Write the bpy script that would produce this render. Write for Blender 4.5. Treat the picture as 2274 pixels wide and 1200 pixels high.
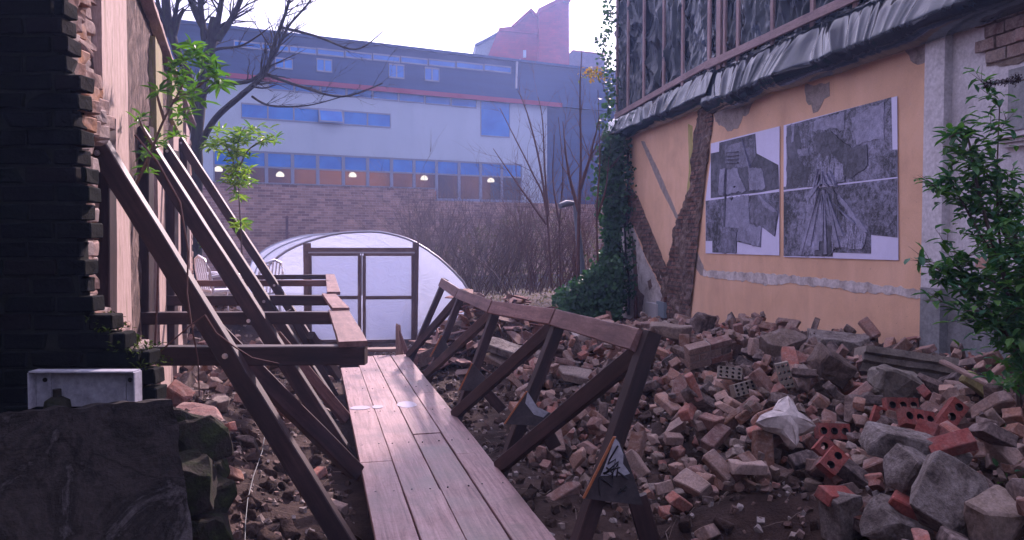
import bpy, bmesh, math, random
from mathutils import Vector, Matrix, Euler, noise
random.seed(7)
R = math.radians
scene = bpy.context.scene
for o in list(bpy.data.objects): bpy.data.objects.remove(o)

# ------------------------------------------------------------------ camera, world, sun, exposure
FPX, CX, CY, HORZ, EYE = 1800.0, 1137.0, 600.0, 535.0, 1.5
PITCH = math.atan((CY-HORZ)/FPX)
cam_d = bpy.data.cameras.new('camera'); cam = bpy.data.objects.new('camera', cam_d)
scene.collection.objects.link(cam); scene.camera = cam
cam.location = (0, 0, EYE); cam.rotation_euler = (R(90)-PITCH, 0, 0)
cam_d.sensor_width = 36; cam_d.lens = FPX/2274*36; cam_d.clip_start = .05; cam_d.clip_end = 600

SUN_AZ, SUN_EL = R(15), R(31)          # azimuth to the right of straight ahead
w = bpy.data.worlds.new("World"); scene.world = w; w.use_nodes = True
nt = w.node_tree; nt.nodes.clear()
sky = nt.nodes.new('ShaderNodeTexSky'); sky.sky_type = 'NISHITA'; sky.sun_disc = False
sky.sun_elevation = SUN_EL; sky.sun_rotation = SUN_AZ; sky.dust_density = 3; sky.air_density = 1.2
tc = nt.nodes.new('ShaderNodeTexCoord'); nz = nt.nodes.new('ShaderNodeTexNoise')
nz.inputs['Scale'].default_value = 2.3; nz.inputs['Detail'].default_value = 5; nz.inputs['Roughness'].default_value = .5
mp = nt.nodes.new('ShaderNodeMapping'); mp.inputs['Scale'].default_value = (1, 1, 2.6)
rp = nt.nodes.new('ShaderNodeValToRGB'); rp.color_ramp.elements[0].position = .38; rp.color_ramp.elements[1].position = .6
rp.color_ramp.elements[0].color = (8.2, 7.0, 11.6, 1); rp.color_ramp.elements[1].color = (12.8, 11.6, 16.5, 1)
mx = nt.nodes.new('ShaderNodeMix'); mx.data_type = 'RGBA'; mx.inputs['Factor'].default_value = .62
bg = nt.nodes.new('ShaderNodeBackground'); bg.inputs['Strength'].default_value = .085
wo = nt.nodes.new('ShaderNodeOutputWorld')
nt.links.new(tc.outputs['Generated'], mp.inputs[0]); nt.links.new(mp.outputs[0], nz.inputs['Vector'])
nt.links.new(nz.outputs['Fac'], rp.inputs[0]); nt.links.new(sky.outputs[0], mx.inputs['A'])
dt = nt.nodes.new('ShaderNodeVectorMath'); dt.operation = 'DOT_PRODUCT'; dt.inputs[1].default_value = (math.sin(SUN_AZ)*math.cos(SUN_EL), math.cos(SUN_AZ)*math.cos(SUN_EL), math.sin(SUN_EL))
mr = nt.nodes.new('ShaderNodeMapRange'); mr.inputs['From Min'].default_value = -.4; mr.inputs['From Max'].default_value = .95; mr.inputs['To Min'].default_value = .55; mr.inputs['To Max'].default_value = 1.5
nt.links.new(tc.outputs['Generated'], dt.inputs[0]); nt.links.new(dt.outputs['Value'], mr.inputs['Value'])     # thin cloud is brighter towards the sun
vs_ = nt.nodes.new('ShaderNodeVectorMath'); vs_.operation = 'SCALE'; nt.links.new(rp.outputs[0], vs_.inputs[0]); nt.links.new(mr.outputs[0], vs_.inputs['Scale'])
nt.links.new(vs_.outputs[0], mx.inputs['B']); nt.links.new(mx.outputs['Result'], bg.inputs['Color'])
nt.links.new(bg.outputs[0], wo.inputs['Surface'])
sl = bpy.data.lights.new('sun', 'SUN'); sl.energy = 5.0; sl.angle = R(2.5); sl.color = (1.0, .76, .80)
so = bpy.data.objects.new('sun', sl); scene.collection.objects.link(so)
so.rotation_euler = Vector((-math.sin(SUN_AZ)*math.cos(SUN_EL), -math.cos(SUN_AZ)*math.cos(SUN_EL), -math.sin(SUN_EL))).to_track_quat('-Z', 'Y').to_euler()
scene.view_settings.view_transform = 'Standard'; scene.view_settings.look = 'None'
scene.view_settings.exposure = 1.0; scene.view_settings.gamma = 1
HAZE_DENSITY = .0024

# ------------------------------------------------------------------ projection helpers
cp, sp = math.cos(PITCH), math.sin(PITCH)
def ray(x, y):
    a = (x-CX)/FPX; b = (CY-y)/FPX
    return Vector((a, cp+b*sp, -sp+b*cp))
def px(x, y, Y):
    d = ray(x, y); return Vector((0, 0, EYE)) + d*(Y/d.y)
class Frame:      # local x: along the face towards the right, local y: into the wall, local z: up
    def __init__(s, O, d):
        d = Vector((d[0], d[1], 0)).normalized(); s.O = Vector(O); s.d = d; s.n = Vector((-d.y, d.x, 0))
        s.M = Matrix(((d.x, s.n.x, 0, O[0]), (d.y, s.n.y, 0, O[1]), (0, 0, 1, O[2]), (0, 0, 0, 1)))
    def hit(s, x, y, off=0):
        r = ray(x, y); c = Vector((0, 0, EYE)); t = ((s.O + s.n*off) - c).dot(s.n)/r.dot(s.n)
        p = c + r*t - s.O; return (p.dot(s.d), p.z)
    def w(s, x, y, z): return s.M @ Vector((x, y, z))

# ------------------------------------------------------------------ object helpers
MW = {}
def _place(o, M, parent):
    MW[o.name] = M.copy()
    if parent: o.parent = parent; o.matrix_local = MW[parent.name].inverted() @ M
    else: o.matrix_world = M
def tag(o, label, cat, group=None):
    o['label'] = label; o['category'] = cat
    if group: o['group'] = group
    return o
def thing(name, label, cat, M, group=None):
    if not isinstance(M, Matrix): M = Matrix.Translation(Vector(M))
    o = bpy.data.objects.new(name, None); scene.collection.objects.link(o); o.empty_display_size = .2
    _place(o, M, None); return tag(o, label, cat, group)
class MB:
    def __init__(s): s.v = []; s.f = []; s.m = []; s.sm = []
    def add(s, vs, fs, m=0, smooth=False):
        b = len(s.v); s.v.extend([tuple(p) for p in vs]); s.f.extend([tuple(i+b for i in f) for f in fs])
        s.m.extend([m]*len(fs)); s.sm.extend([smooth]*len(fs))
    def box(s, a, b, m=0):
        (x0, y0, z0), (x1, y1, z1) = a, b
        s.add([(x0,y0,z0),(x1,y0,z0),(x1,y1,z0),(x0,y1,z0),(x0,y0,z1),(x1,y0,z1),(x1,y1,z1),(x0,y1,z1)],
              [(0,3,2,1),(4,5,6,7),(0,1,5,4),(1,2,6,5),(2,3,7,6),(3,0,4,7)], m)
    def prism(s, poly, y0, y1, m=0):          # poly of (x,z), extruded along y
        n = len(poly); vs = [(x, y0, z) for x, z in poly] + [(x, y1, z) for x, z in poly]
        ar = sum(poly[i][0]*poly[(i+1)%n][1]-poly[(i+1)%n][0]*poly[i][1] for i in range(n))
        fr = tuple(range(n)); bk = tuple(range(2*n-1, n-1, -1))
        if ar < 0: fr = fr[::-1]; bk = bk[::-1]
        sd = [(i, i+n, (i+1)%n+n, (i+1)%n) if ar > 0 else (i, (i+1)%n, (i+1)%n+n, i+n) for i in range(n)]
        s.add(vs, [fr, bk]+sd, m)
    def tube(s, pts, rad, n=6, m=0, smooth=True, wob=0):
        pts = [Vector(p) for p in pts]; N = len(pts)
        if not isinstance(rad, (list, tuple)): rad = [rad]*N
        vs = []; up = Vector((.13, .21, 1)).normalized()
        for i, p in enumerate(pts):
            t = (pts[min(i+1, N-1)] - pts[max(i-1, 0)])
            t = t.normalized() if t.length > 1e-9 else Vector((0, 0, 1))
            a = t.cross(up)
            if a.length < .05: a = t.cross(Vector((1, 0, 0)))
            a.normalize(); b = t.cross(a)
            for k in range(n):
                an = 2*math.pi*k/n; r = rad[i]*(1+wob*noise.noise(p*9+Vector((k*3.1, 0, 0))))
                vs.append(p + a*math.cos(an)*r + b*math.sin(an)*r)
        fs = [(i*n+k, i*n+(k+1)%n, (i+1)*n+(k+1)%n, (i+1)*n+k) for i in range(N-1) for k in range(n)]
        s.add(vs, fs, m, smooth)
        if n > 3: s.add(vs[:n], [tuple(range(n))[::-1]], m); s.add(vs[-n:], [tuple(range(n))], m)
    def leaf(s, p, d, up, L, W, m=0):
        d = d.normalized(); a = d.cross(up)
        if a.length < .05: a = d.cross(Vector((1, .3, 0)))
        a.normalize(); u = a.cross(d)
        q = [p, p+d*L*.35+a*W*.5+u*L*.06, p+d*L*.75+a*W*.36-u*L*.02, p+d*L-u*L*.18, p+d*L*.75-a*W*.36-u*L*.02, p+d*L*.35-a*W*.5+u*L*.06, p+d*L*.5-u*L*.04]
        s.add(q, [(0,1,6),(1,2,6),(2,3,6),(3,4,6),(4,5,6),(5,0,6)], m, False)
    def build(s, name, mats, parent=None, M=None, kind=None):
        me = bpy.data.meshes.new(name); me.from_pydata(s.v, [], s.f)
        if not isinstance(mats, (list, tuple)): mats = [mats]
        for k in mats: me.materials.append(k)
        me.polygons.foreach_set('material_index', s.m); me.polygons.foreach_set('use_smooth', s.sm); me.update()
        o = bpy.data.objects.new(name, me); scene.collection.objects.link(o)
        if M is None: M = MW[parent.name] if parent else Matrix.Identity(4)
        _place(o, M, parent)
        if kind: o['kind'] = kind
        return o
def raised(M, pt, parent=None): pass
def worldmesh(mb, name, mats, parent=None, origin=None, kind=None):      # verts given in world coordinates
    if origin is None: origin = MW[parent.name].translation if parent else Vector((0, 0, 0))
    origin = Vector(origin); mb.v = [tuple(Vector(p)-origin) for p in mb.v]
    return mb.build(name, mats, parent, Matrix.Translation(origin), kind)
def axes(p0, p1, up=Vector((0, 0, 1))):
    x = (p1-p0).normalized(); y = up.cross(x)
    if y.length < .02: y = Vector((0, 1, 0)).cross(x)
    y.normalize(); z = x.cross(y)
    return Matrix(((x.x, y.x, z.x, p0.x), (x.y, y.y, z.y, p0.y), (x.z, y.z, z.z, p0.z), (0, 0, 0, 1)))
def timber(name, p0, p1, wd, ht, mat, parent=None, up=Vector((0, 0, 1)), j=.003, taper=1.0, ch=.006, warp=0.0, ragged=0.0):
    """chamfered, slightly worn length of timber, centre line p0-p1"""
    p0 = Vector(p0); p1 = Vector(p1); L = (p1-p0).length; n = max(3, int(L/.14)); mb = MB(); sd = random.random()*50
    vs = []
    for i in range(n+1):
        t = i/n; k = 1+(taper-1)*t; a = wd/2*k; b = ht/2*k; bow = warp*math.sin(t*math.pi)
        for q, (y, z) in enumerate([(-a, -b+ch), (-a, b-ch), (-a+ch, b), (a-ch, b), (a, b-ch), (a, -b+ch), (a-ch, -b), (-a+ch, -b)]):
            nn = noise.noise_vector(Vector((t*L*6+sd, y*25, z*25)))*j
            e = (random.random()-.5)*ragged if i in (0, n) else 0
            vs.append((t*L+nn.x+e, y+nn.y+bow, z+nn.z))
    fs = [(i*8+k, i*8+(k+1)%8, (i+1)*8+(k+1)%8, (i+1)*8+k) for i in range(n) for k in range(8)]
    fs = [f[::-1] for f in fs]
    mb.add(vs, fs+[tuple(range(8)), tuple(range(n*8+7, n*8-1, -1))])
    return mb.build(name, mat, parent, axes(p0, p1, up))

# ------------------------------------------------------------------ materials
class NT:
    def __init__(s, name):
        s.mat = bpy.data.materials.new(name); s.mat.use_nodes = True; s.t = s.mat.node_tree; s.t.nodes.clear()
        s.out = s.n('OutputMaterial'); s.b = s.n('BsdfPrincipled'); s.l(s.b.outputs[0], s.out.inputs[0])
        s.tc = s.n('TexCoord')
    def n(s, k, **kw):
        nd = s.t.nodes.new('ShaderNode'+k)
        for a, v in kw.items():
            if a in nd.inputs.keys() if False else False: pass
            setattr(nd, a, v)
        return nd
    def l(s, a, b): s.t.links.new(a, b)
    def noise(s, scale, detail=5, rough=.6, vec=None, stretch=None, dist=0):
        nd = s.n('TexNoise'); nd.inputs['Scale'].default_value = scale; nd.inputs['Detail'].default_value = detail
        nd.inputs['Roughness'].default_value = rough; nd.inputs['Distortion'].default_value = dist
        v = vec or s.tc.outputs['Object']
        if stretch:
            m = s.n('Mapping'); m.inputs['Scale'].default_value = stretch; s.l(v, m.inputs[0]); v = m.outputs[0]
        s.l(v, nd.inputs['Vector']); return nd.outputs['Fac']
    def ramp(s, fac, stops, interp='LINEAR'):
        r = s.n('ValToRGB'); s.l(fac, r.inputs[0]); cr = r.color_ramp; cr.interpolation = interp
        while len(cr.elements) < len(stops): cr.elements.new(.5)
        for e, (p, c) in zip(cr.elements, stops):
            e.position = p; e.color = (c, c, c, 1) if isinstance(c, (int, float)) else (*c, 1)
        return r.outputs[0]
    def mix(s, fac, a, b, mode='MIX'):
        m = s.n('Mix'); m.data_type = 'RGBA'; m.blend_type = mode
        for k, v in (('Factor', fac), ('A', a), ('B', b)):
            i = m.inputs[k]
            if isinstance(v, (int, float)): i.default_value = v
            elif isinstance(v, tuple): i.default_value = (*v, 1)
            else: s.l(v, i)
        return m.outputs['Result']
    def col(s, c):
        if isinstance(c, tuple): s.b.inputs['Base Color'].default_value = (*c, 1)
        else: s.l(c, s.b.inputs['Base Color'])
    def rough(s, r):
        if isinstance(r, (int, float)): s.b.inputs['Roughness'].default_value = r
        else: s.l(r, s.b.inputs['Roughness'])
    def bump(s, h, strength=.5, dist=.01):
        b = s.n('Bump'); b.inputs['Strength'].default_value = strength; b.inputs['Distance'].default_value = dist
        s.l(h, b.inputs['Height']); s.l(b.outputs[0], s.b.inputs['Normal']); return b
def simple(name, c, rough=.7, metal=0, emit=None, es=0):
    m = NT(name); m.col(c); m.rough(rough); m.b.inputs['Metallic'].default_value = metal
    if emit: m.b.inputs['Emission Color'].default_value = (*emit, 1); m.b.inputs['Emission Strength'].default_value = es
    return m.mat
def patchy(name, cols, scale=3, fine=40, rough=.85, bump=.5, bd=.006, stretch=None, spec=.3, var=1.0):
    m = NT(name); a = m.noise(scale, 8, .65, stretch=stretch, dist=.4); b = m.noise(fine, 6, .7, stretch=stretch)
    n = len(cols); c = m.ramp(a, [(.32+.36*i/(n-1), cc) for i, cc in enumerate(cols)])
    d = m.ramp(b, [(.25, 1-.38*var), (.75, 1+.25*var)]); m.col(m.mix(1.0, c, d, 'MULTIPLY')); m.rough(rough)
    m.b.inputs['Specular IOR Level'].default_value = spec
    h = m.mix(.5, a, b); m.bump(h, bump, bd); return m.mat
def wood(name, cols, rough=.7, grain=1.0, spec=.3, knots=True):
    m = NT(name); oi = m.n('ObjectInfo')
    off = m.n('VectorMath'); off.operation = 'ADD'; m.l(m.tc.outputs['Object'], off.inputs[0])
    sc = m.n('VectorMath'); sc.operation = 'SCALE'; sc.inputs['Scale'].default_value = 37
    cx = m.n('CombineXYZ'); m.l(oi.outputs['Random'], cx.inputs[0]); m.l(oi.outputs['Random'], cx.inputs[1]); m.l(cx.outputs[0], sc.inputs[0]); m.l(sc.outputs[0], off.inputs[1])
    g = m.noise(14, 7, .65, vec=off.outputs[0], stretch=(.12, 1.6, 1.6), dist=.6)
    p = m.noise(2.2, 5, .6, vec=off.outputs[0]); f = m.noise(70, 4, .7, vec=off.outputs[0], stretch=(.25, 1, 1))
    n = len(cols); c = m.ramp(m.mix(.45, g, p), [(.36+.28*i/(n-1), cc) for i, cc in enumerate(cols)])
    c = m.mix(1.0, c, m.ramp(f, [(.3, .7), (.7, 1.15)]), 'MULTIPLY')
    r = m.ramp(oi.outputs['Random'], [(0, .8), (1, 1.2)]); c = m.mix(1.0, c, r, 'MULTIPLY')
    m.col(c); m.rough(rough); m.b.inputs['Specular IOR Level'].default_value = spec
    m.bump(m.mix(.5, g, f), .45*grain, .004); return m.mat

M_shore = wood('shore_timber', [(.012, .006, .007), (.038, .018, .018), (.08, .040, .038)], .62, spec=.45)
M_shore_red = wood('rail_timber', [(.10, .05, .045), (.19, .10, .088), (.27, .155, .14)], .65)
M_oldwood = wood('pale_timber', [(.16, .10, .085), (.30, .20, .165), (.40, .28, .24)], .75)
M_batten = wood('batten_timber', [(.20, .13, .13), (.30, .205, .20), (.38, .27, .26)], .7)
def deck_mat():
    m = NT('deck_board'); oi = m.n('ObjectInfo')
    cx = m.n('CombineXYZ'); m.l(oi.outputs['Random'], cx.inputs[0]); m.l(oi.outputs['Random'], cx.inputs[2])
    sc = m.n('VectorMath'); sc.operation = 'SCALE'; sc.inputs['Scale'].default_value = 51; m.l(cx.outputs[0], sc.inputs[0])
    off = m.n('VectorMath'); off.operation = 'ADD'; m.l(m.tc.outputs['Object'], off.inputs[0]); m.l(sc.outputs[0], off.inputs[1])
    g = m.noise(22, 8, .7, vec=off.outputs[0], stretch=(.07, 1.5, 1.5), dist=.8)
    p = m.noise(2.6, 3, .5, vec=off.outputs[0], dist=.3); f = m.noise(45, 6, .75, vec=off.outputs[0])
    c = m.ramp(g, [(.36, (.16, .085, .082)), (.5, (.275, .158, .152)), (.64, (.365, .225, .215))])
    c = m.mix(m.ramp(p, [(.5, 0), (.72, .9)]), c, (.12, .068, .058))
    c = m.mix(1.0, c, m.ramp(f, [(.28, .62), (.5, 1.0), (.75, 1.12)]), 'MULTIPLY')
    c = m.mix(1.0, c, m.ramp(oi.outputs['Random'], [(0, .84), (1, 1.12)]), 'MULTIPLY')
    m.col(c); m.rough(m.ramp(p, [(.3, .62), (.7, .42)])); m.bump(m.mix(.4, g, f), .35, .004); return m.mat
M_deck = deck_mat()
M_soil = patchy('soil', [(.022, .014, .012), (.055, .034, .028), (.10, .066, .055)], 1.6, 38, .95, 1.0, .05, spec=.15)
M_mud = M_soil
def rubble_mat(name, cols, dust=.5, cscale=3.0):
    m = NT(name); oi = m.n('ObjectInfo'); g = m.n('NewGeometry')
    ad = m.n('Math'); ad.operation = 'ADD'; m.l(oi.outputs['Random'], ad.inputs[0]); m.l(g.outputs['Random Per Island'], ad.inputs[1])
    fr = m.n('Math'); fr.operation = 'FRACT'; m.l(ad.outputs[0], fr.inputs[0])
    n = len(cols); c = m.ramp(fr.outputs[0], [(i/n, cc) for i, cc in enumerate(cols)], 'CONSTANT')
    a = m.noise(cscale*3, 7, .7, dist=.5); b = m.noise(60, 5, .7)
    du = m.ramp(a, [(.42, 0), (.62, dust)])
    c = m.mix(du, c, (.33, .26, .235)); c = m.mix(1.0, c, m.ramp(b, [(.28, .62), (.7, 1.4)]), 'MULTIPLY')
    c = m.mix(m.ramp(m.noise(7, 4, .6), [(.55, 0), (.75, .6)]), c, (.04, .028, .024))
    m.col(c); m.rough(.92); m.b.inputs['Specular IOR Level'].default_value = .22; m.bump(m.mix(.5, a, b), .7, .008); return m.mat
M_brick = rubble_mat('rubble_brick', [(.15, .075, .05), (.29, .15, .105), (.055, .035, .03), (.36, .22, .165), (.20, .085, .065), (.09, .06, .05), (.33, .235, .195), (.18, .095, .075), (.30, .115, .085), (.23, .15, .12), (.06, .045, .042), (.27, .15, .12)], .55)
M_red = rubble_mat('red_brick', [(.25, .06, .048), (.19, .048, .04)], .22)
M_tile = rubble_mat('roof_tile', [(.22, .10, .085), (.17, .085, .07), (.26, .14, .12), (.13, .07, .06), (.20, .13, .11)], .45)
M_stone = rubble_mat('rubble_stone', [(.14, .10, .078), (.20, .15, .12), (.09, .062, .05), (.16, .11, .085), (.25, .20, .17)], .4)
M_conc = patchy('grey_concrete', [(.05, .038, .033), (.14, .112, .098), (.22, .185, .165), (.29, .25, .23), (.12, .10, .09)], 9, 60, .95, 1.0, .02, var=1.4)
M_plasterchunk = patchy('white_plaster_chunk', [(.42, .36, .33), (.60, .53, .49), (.68, .61, .57)], 5, 30, .8, .4)
M_greybrick = patchy('pale_perforated_brick', [(.17, .15, .125), (.27, .23, .19), (.33, .28, .22)], 6, 50, .9, .6)
M_hole = simple('brick_hole', (.012, .008, .008), .95)
M_moss = patchy('mossy_stone', [(.014, .012, .010), (.035, .028, .023), (.022, .026, .012), (.04, .055, .016)], 6, 55, .95, 1.0, .03, spec=.15)

# ------------------------------------------------------------------ ground height
DK0 = Vector((.219, 4.06, 0)); DD = Vector((-.236, .972, 0)).normalized(); DP = Vector((DD.y, -DD.x, 0))
def uv(x, y):
    p = Vector((x, y, 0))-DK0; return p.dot(DP), p.dot(DD)
def ss(a, b, x):
    t = min(1, max(0, (x-a)/(b-a))); return t*t*(3-2*t)
def H0(x, y):
    u, v = uv(x, y)
    if u > 0:
        near = .20*(1-ss(-1, 1.5, v)) + .12
        Rr = .0+.20*(1-ss(4, 9, v)) if v > 1 else near
        h = -.28 + (Rr+.28)*ss(.75, 2.6, u)
        h += .10*math.exp(-((u-3.6)**2)/1.0-((v-4)**2)/6)
        wallx = 6.10-.211*y                       # rises a little against the painted wall
        h += .02*ss(1.2, .2, wallx-x)
    elif u > -.9: h = -.24
    else:
        wv = -.9-u; h = -.24+.34*ss(0, 1.3, wv)*(1-.6*ss(3, 6, v)); h += .10*ss(.8, 2.2, wv)*(1-ss(0, 2, v))
    h += (-.25-h)*ss(6.8, 9.5, v)*(1 if u < 1.5 else .75)
    h += .62*math.exp(-(((x+.45)/.85)**2+((y-11.9)/1.2)**2))        # mound of tiles
    h += .55*ss(-3.1, -4.3, x)*ss(10.5, 12.5, y)*(1-ss(19, 24, y))           # raised ground behind the shored wall
    h -= .38*math.exp(-(((x-.98)/.42)**2+((y-4.05)/.5)**2))            # dug hollow beside the boardwalk
    h -= .42*math.exp(-(((x-1.32)/.17)**2+((y-3.98)/.22)**2))
    h += .20*math.exp(-(((x-1.25)/.5)**2+((y-4.75)/.3)**2))
    return h
def Hn(x, y):
    if y > 40 or abs(x) > 30: return -.3
    p = Vector((x*1.3, y*1.3, 0)); q = Vector((x*6, y*6, 3)); u, v = uv(x, y)
    k = 1 if y < 14 else .5
    a = .07*noise.noise(p)+.03*noise.noise(q)+.015*noise.noise(q*3)
    if -1.0 < u < .15 and v < 7.4: a = min(a, 0)*.5-.02
    return H0(x, y)+a*k
def casttop(x, y):
    d = ray(x, y); c = Vector((0, 0, EYE)); t = 1.5
    while t < 25:
        p = c+d*t
        if p.z < gz(int(round(p.x/CELL)), int(round(p.y/CELL))): return p
        t += .02
    return c+d*25
KEEP = []
def cast(x, y, lift=0):
    d = ray(x, y); c = Vector((0, 0, EYE)); t = 1.5
    while t < 40:
        p = c+d*t
        if p.z < Hn(p.x, p.y)+lift: return p
        t += .03
    return c+d*40

def ground():
    mb = MB(); xs = []; x = -90.
    def axis(lo, hi, a, b, fine):
        r = []; x = a
        while x < b: r.append(x); x += fine
        s = fine; x = b; st = fine
        while x < hi: r.append(x); st *= 1.35; x += st
        r.append(hi); st = fine*1.35; x = a-st; l = []
        while x > lo: l.append(x); st *= 1.35; x -= st
        l.append(lo); return l[::-1]+r
    X = axis(-140, 140, -4.5, 6.2, .06); Y = axis(-30, 160, 2.2, 14, .06)
    nx = len(X)
    vs = [(x, y, Hn(x, y)) for y in Y for x in X]
    fs = [(j*nx+i, j*nx+i+1, (j+1)*nx+i+1, (j+1)*nx+i) for j in range(len(Y)-1) for i in range(nx-1)]
    mb.add(vs, fs, 0, True)
    return mb.build('ground', M_soil, kind='structure')
ground()

# ------------------------------------------------------------------ rubble pieces
def chunk(dims, cuts, seed, bev=.005, jit=.004, sub=1):
    rnd = random.Random(seed); bm = bmesh.new(); bmesh.ops.create_cube(bm, size=1)
    bmesh.ops.scale(bm, vec=dims, verts=bm.verts); D = Vector(dims)
    for k in range(cuts):
        n = Vector((rnd.choice((-1, 1))*rnd.uniform(.3, 1), rnd.choice((-1, 1))*rnd.uniform(.2, 1), rnd.choice((-1, 1))*rnd.uniform(.1, .9))).normalized()
        ext = sum(abs(n[i])*D[i]/2 for i in range(3))
        r = bmesh.ops.bisect_plane(bm, geom=bm.verts[:]+bm.edges[:]+bm.faces[:], plane_co=n*ext*rnd.uniform(.55, .85), plane_no=n, clear_outer=True)
        e = [g for g in r['geom_cut'] if isinstance(g, bmesh.types.BMEdge)]
        if e:
            try: bmesh.ops.contextual_create(bm, geom=e)
            except Exception: pass
    bmesh.ops.dissolve_degenerate(bm, dist=.003, edges=bm.edges[:])
    if bev: bmesh.ops.bevel(bm, geom=bm.edges[:], offset=bev, segments=1, affect='EDGES', clamp_overlap=True)
    bmesh.ops.triangulate(bm, faces=[f for f in bm.faces if len(f.verts) > 4])
    if sub: bmesh.ops.subdivide_edges(bm, edges=[e for e in bm.edges if e.calc_length() > min(.03, max(dims)/5)], cuts=sub, use_grid_fill=True)
    bmesh.ops.triangulate(bm, faces=[f for f in bm.faces if len(f.verts) > 4])
    so_ = Vector((seed*1.7, seed*.3, 0))
    for v in bm.verts: v.co += noise.noise_vector(v.co*22+so_)*jit + noise.noise_vector(v.co*7+so_)*jit*1.6
    bmesh.ops.recalc_face_normals(bm, faces=bm.faces)
    bm.verts.index_update(); out = ([tuple(v.co) for v in bm.verts], [tuple(v.index for v in f.verts) for f in bm.faces]); bm.free(); return out
def mesh_of(g, name, mat):
    me = bpy.data.meshes.new(name); me.from_pydata(g[0], [], g[1]); me.materials.append(mat); me.update(); return me
protos = {'whole': [], 'half': [], 'stone': [], 'tile': []}
for i in range(9): protos['whole'].append(((.215, .102, .065), chunk((.215, .102, .065), i % 4, i+1, .007, .0055)))
for i in range(12): protos['half'].append(((.13, .1, .065), chunk((random.uniform(.08, .15), .1, .065), 2+i % 3, i+30, jit=.005)))
for i in range(12):
    d = (random.uniform(.10, .24), random.uniform(.08, .18), random.uniform(.06, .13))
    protos['stone'].append((d, chunk(d, 4+i % 4, i+60, .008, .009)))
for i in range(5): protos['tile'].append(((.24, .16, .014), chunk((.24, .16, .014), i % 3, i+90, .002, .003)))
PM = {'whole': M_brick, 'half': M_brick, 'stone': M_stone, 'tile': M_tile}
PMESH = {k: [mesh_of(g, {'whole': 'brick', 'half': 'brick_fragment', 'stone': 'stone_chunk', 'tile': 'roof_tile'}[k], PM[k]) for d, g in v] for k, v in protos.items()}

CELL = .05; grid = {}
def gz(i, j):
    k = (i, j)
    if k not in grid: grid[k] = Hn(i*CELL, j*CELL)
    return grid[k]
def settle(x, y, dims, rot, sink=.25):
    """place on the height grid, return z of centre; raises the grid"""
    M = rot.to_matrix(); ex = [sum(abs(M[r][c])*dims[c]/2 for c in range(3)) for r in range(3)]
    rx, ry = ex[0]*.75, ex[1]*.75; cells = []
    for i in range(int((x-rx)/CELL), int((x+rx)/CELL)+1):
        for j in range(int((y-ry)/CELL), int((y+ry)/CELL)+1): cells.append((i, j))
    hs = sorted(gz(*c) for c in cells); base = hs[int(len(hs)*.62)]
    z = base+ex[2]*(1-sink*1.6); top = z+ex[2]*.2
    for c in cells: grid[c] = max(grid[c], top)
    return z
def wallX(y): return 6.10-.211*y
placed = []      # kind, idx, matrix, apparent size
def scatter(n, region, kinds, tilt=.5, keep=lambda x, y: 1.0, scale=(.85, 1.15)):
    c = 0; tries = 0
    while c < n and tries < n*30:
        tries += 1; x, y = region()
        if random.random() > keep(x, y): continue
        k = random.choice(kinds); i = random.randrange(len(protos[k])); s = random.uniform(*scale)
        d = Vector(protos[k][i][0])*s
        rot = Euler((random.gauss(0, tilt), random.gauss(0, tilt), random.uniform(0, 6.28)))
        if random.random() < .12: rot.x += math.pi/2
        z = settle(x, y, d, rot)
        M = Matrix.Translation((x, y, z)) @ rot.to_matrix().to_4x4() @ Matrix.Diagonal((s, s, s, 1))
        placed.append([k, i, M, max(d)/max(y, 1)]); c += 1
def reg_right():
    t = random.random()**.8
    while True:
        y = 3.0+11.5*random.random()**1.25; x = random.uniform(.0, 6)
        u, v = uv(x, y)
        a = (x*FPX/y+CX)
        if x < wallX(y)-.08 and u > .5 and a < 2420: return x, y
def keep_right(x, y):
    u, v = uv(x, y); k = ss(.4, 1.7, u)
    if y < 4.9 and x < 1.75 and (((x-1.1)/.75)**2+((y-4.1)/.8)**2) < 1: return .06
    if y < 4.6: k *= ss(1.2, 1.8, x)
    return .55+.45*k
scatter(900, reg_right, ['stone', 'half', 'half', 'half'], .5, keep_right, (.45, .9))
scatter(1300, reg_right, ['half', 'half', 'stone'], .6, keep_right, (.3, .7))
scatter(950, reg_right, ['whole', 'whole', 'whole', 'half'], .55, keep_right, (.85, 1.12))
scatter(500, reg_right, ['half', 'half', 'stone'], .6, keep_right, (.25, .55))
def reg_far():
    while True:
        y = random.uniform(11, 18); x = random.uniform(-.9, 4.5)
        if x < wallX(y)-.1: return x, y
scatter(260, reg_far, ['whole', 'half', 'stone'], .4)
def reg_left():
    while True:
        y = random.uniform(4.2, 13.5); x = random.uniform(-5.5, -.8); u, v = uv(x, y)
        if u < -1.0 and x > -.75-.343*y+.1: return x, y
def keep_left(x, y):
    u, v = uv(x, y); return .25+.75*ss(.6, 1.8, -.9-u) if y > 5 else .12
scatter(230, reg_left, ['whole', 'half', 'stone', 'half'], .4, keep_left)
def reg_mound():
    a = random.uniform(0, 6.28); r = random.random()**.6*1.5; return -.45+r*math.cos(a)*.75, 11.7+r*math.sin(a)
n0 = len(placed)
scatter(150, reg_mound, ['tile'], .22, scale=(.9, 1.2))
for p in placed[n0:]:
    pass

# ------------------------------------------------------------------ frames
RW = Frame((6.10-.211*8.44, 8.44, 0), (.2065, -.9785))
LW = Frame((-.75-.343*4.2, 4.2, 0), (-.3244, .9459))
k0 = (800-1137)/1800.
BB = Frame((k0*40, 40, 0), (1.924, 1))

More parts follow.
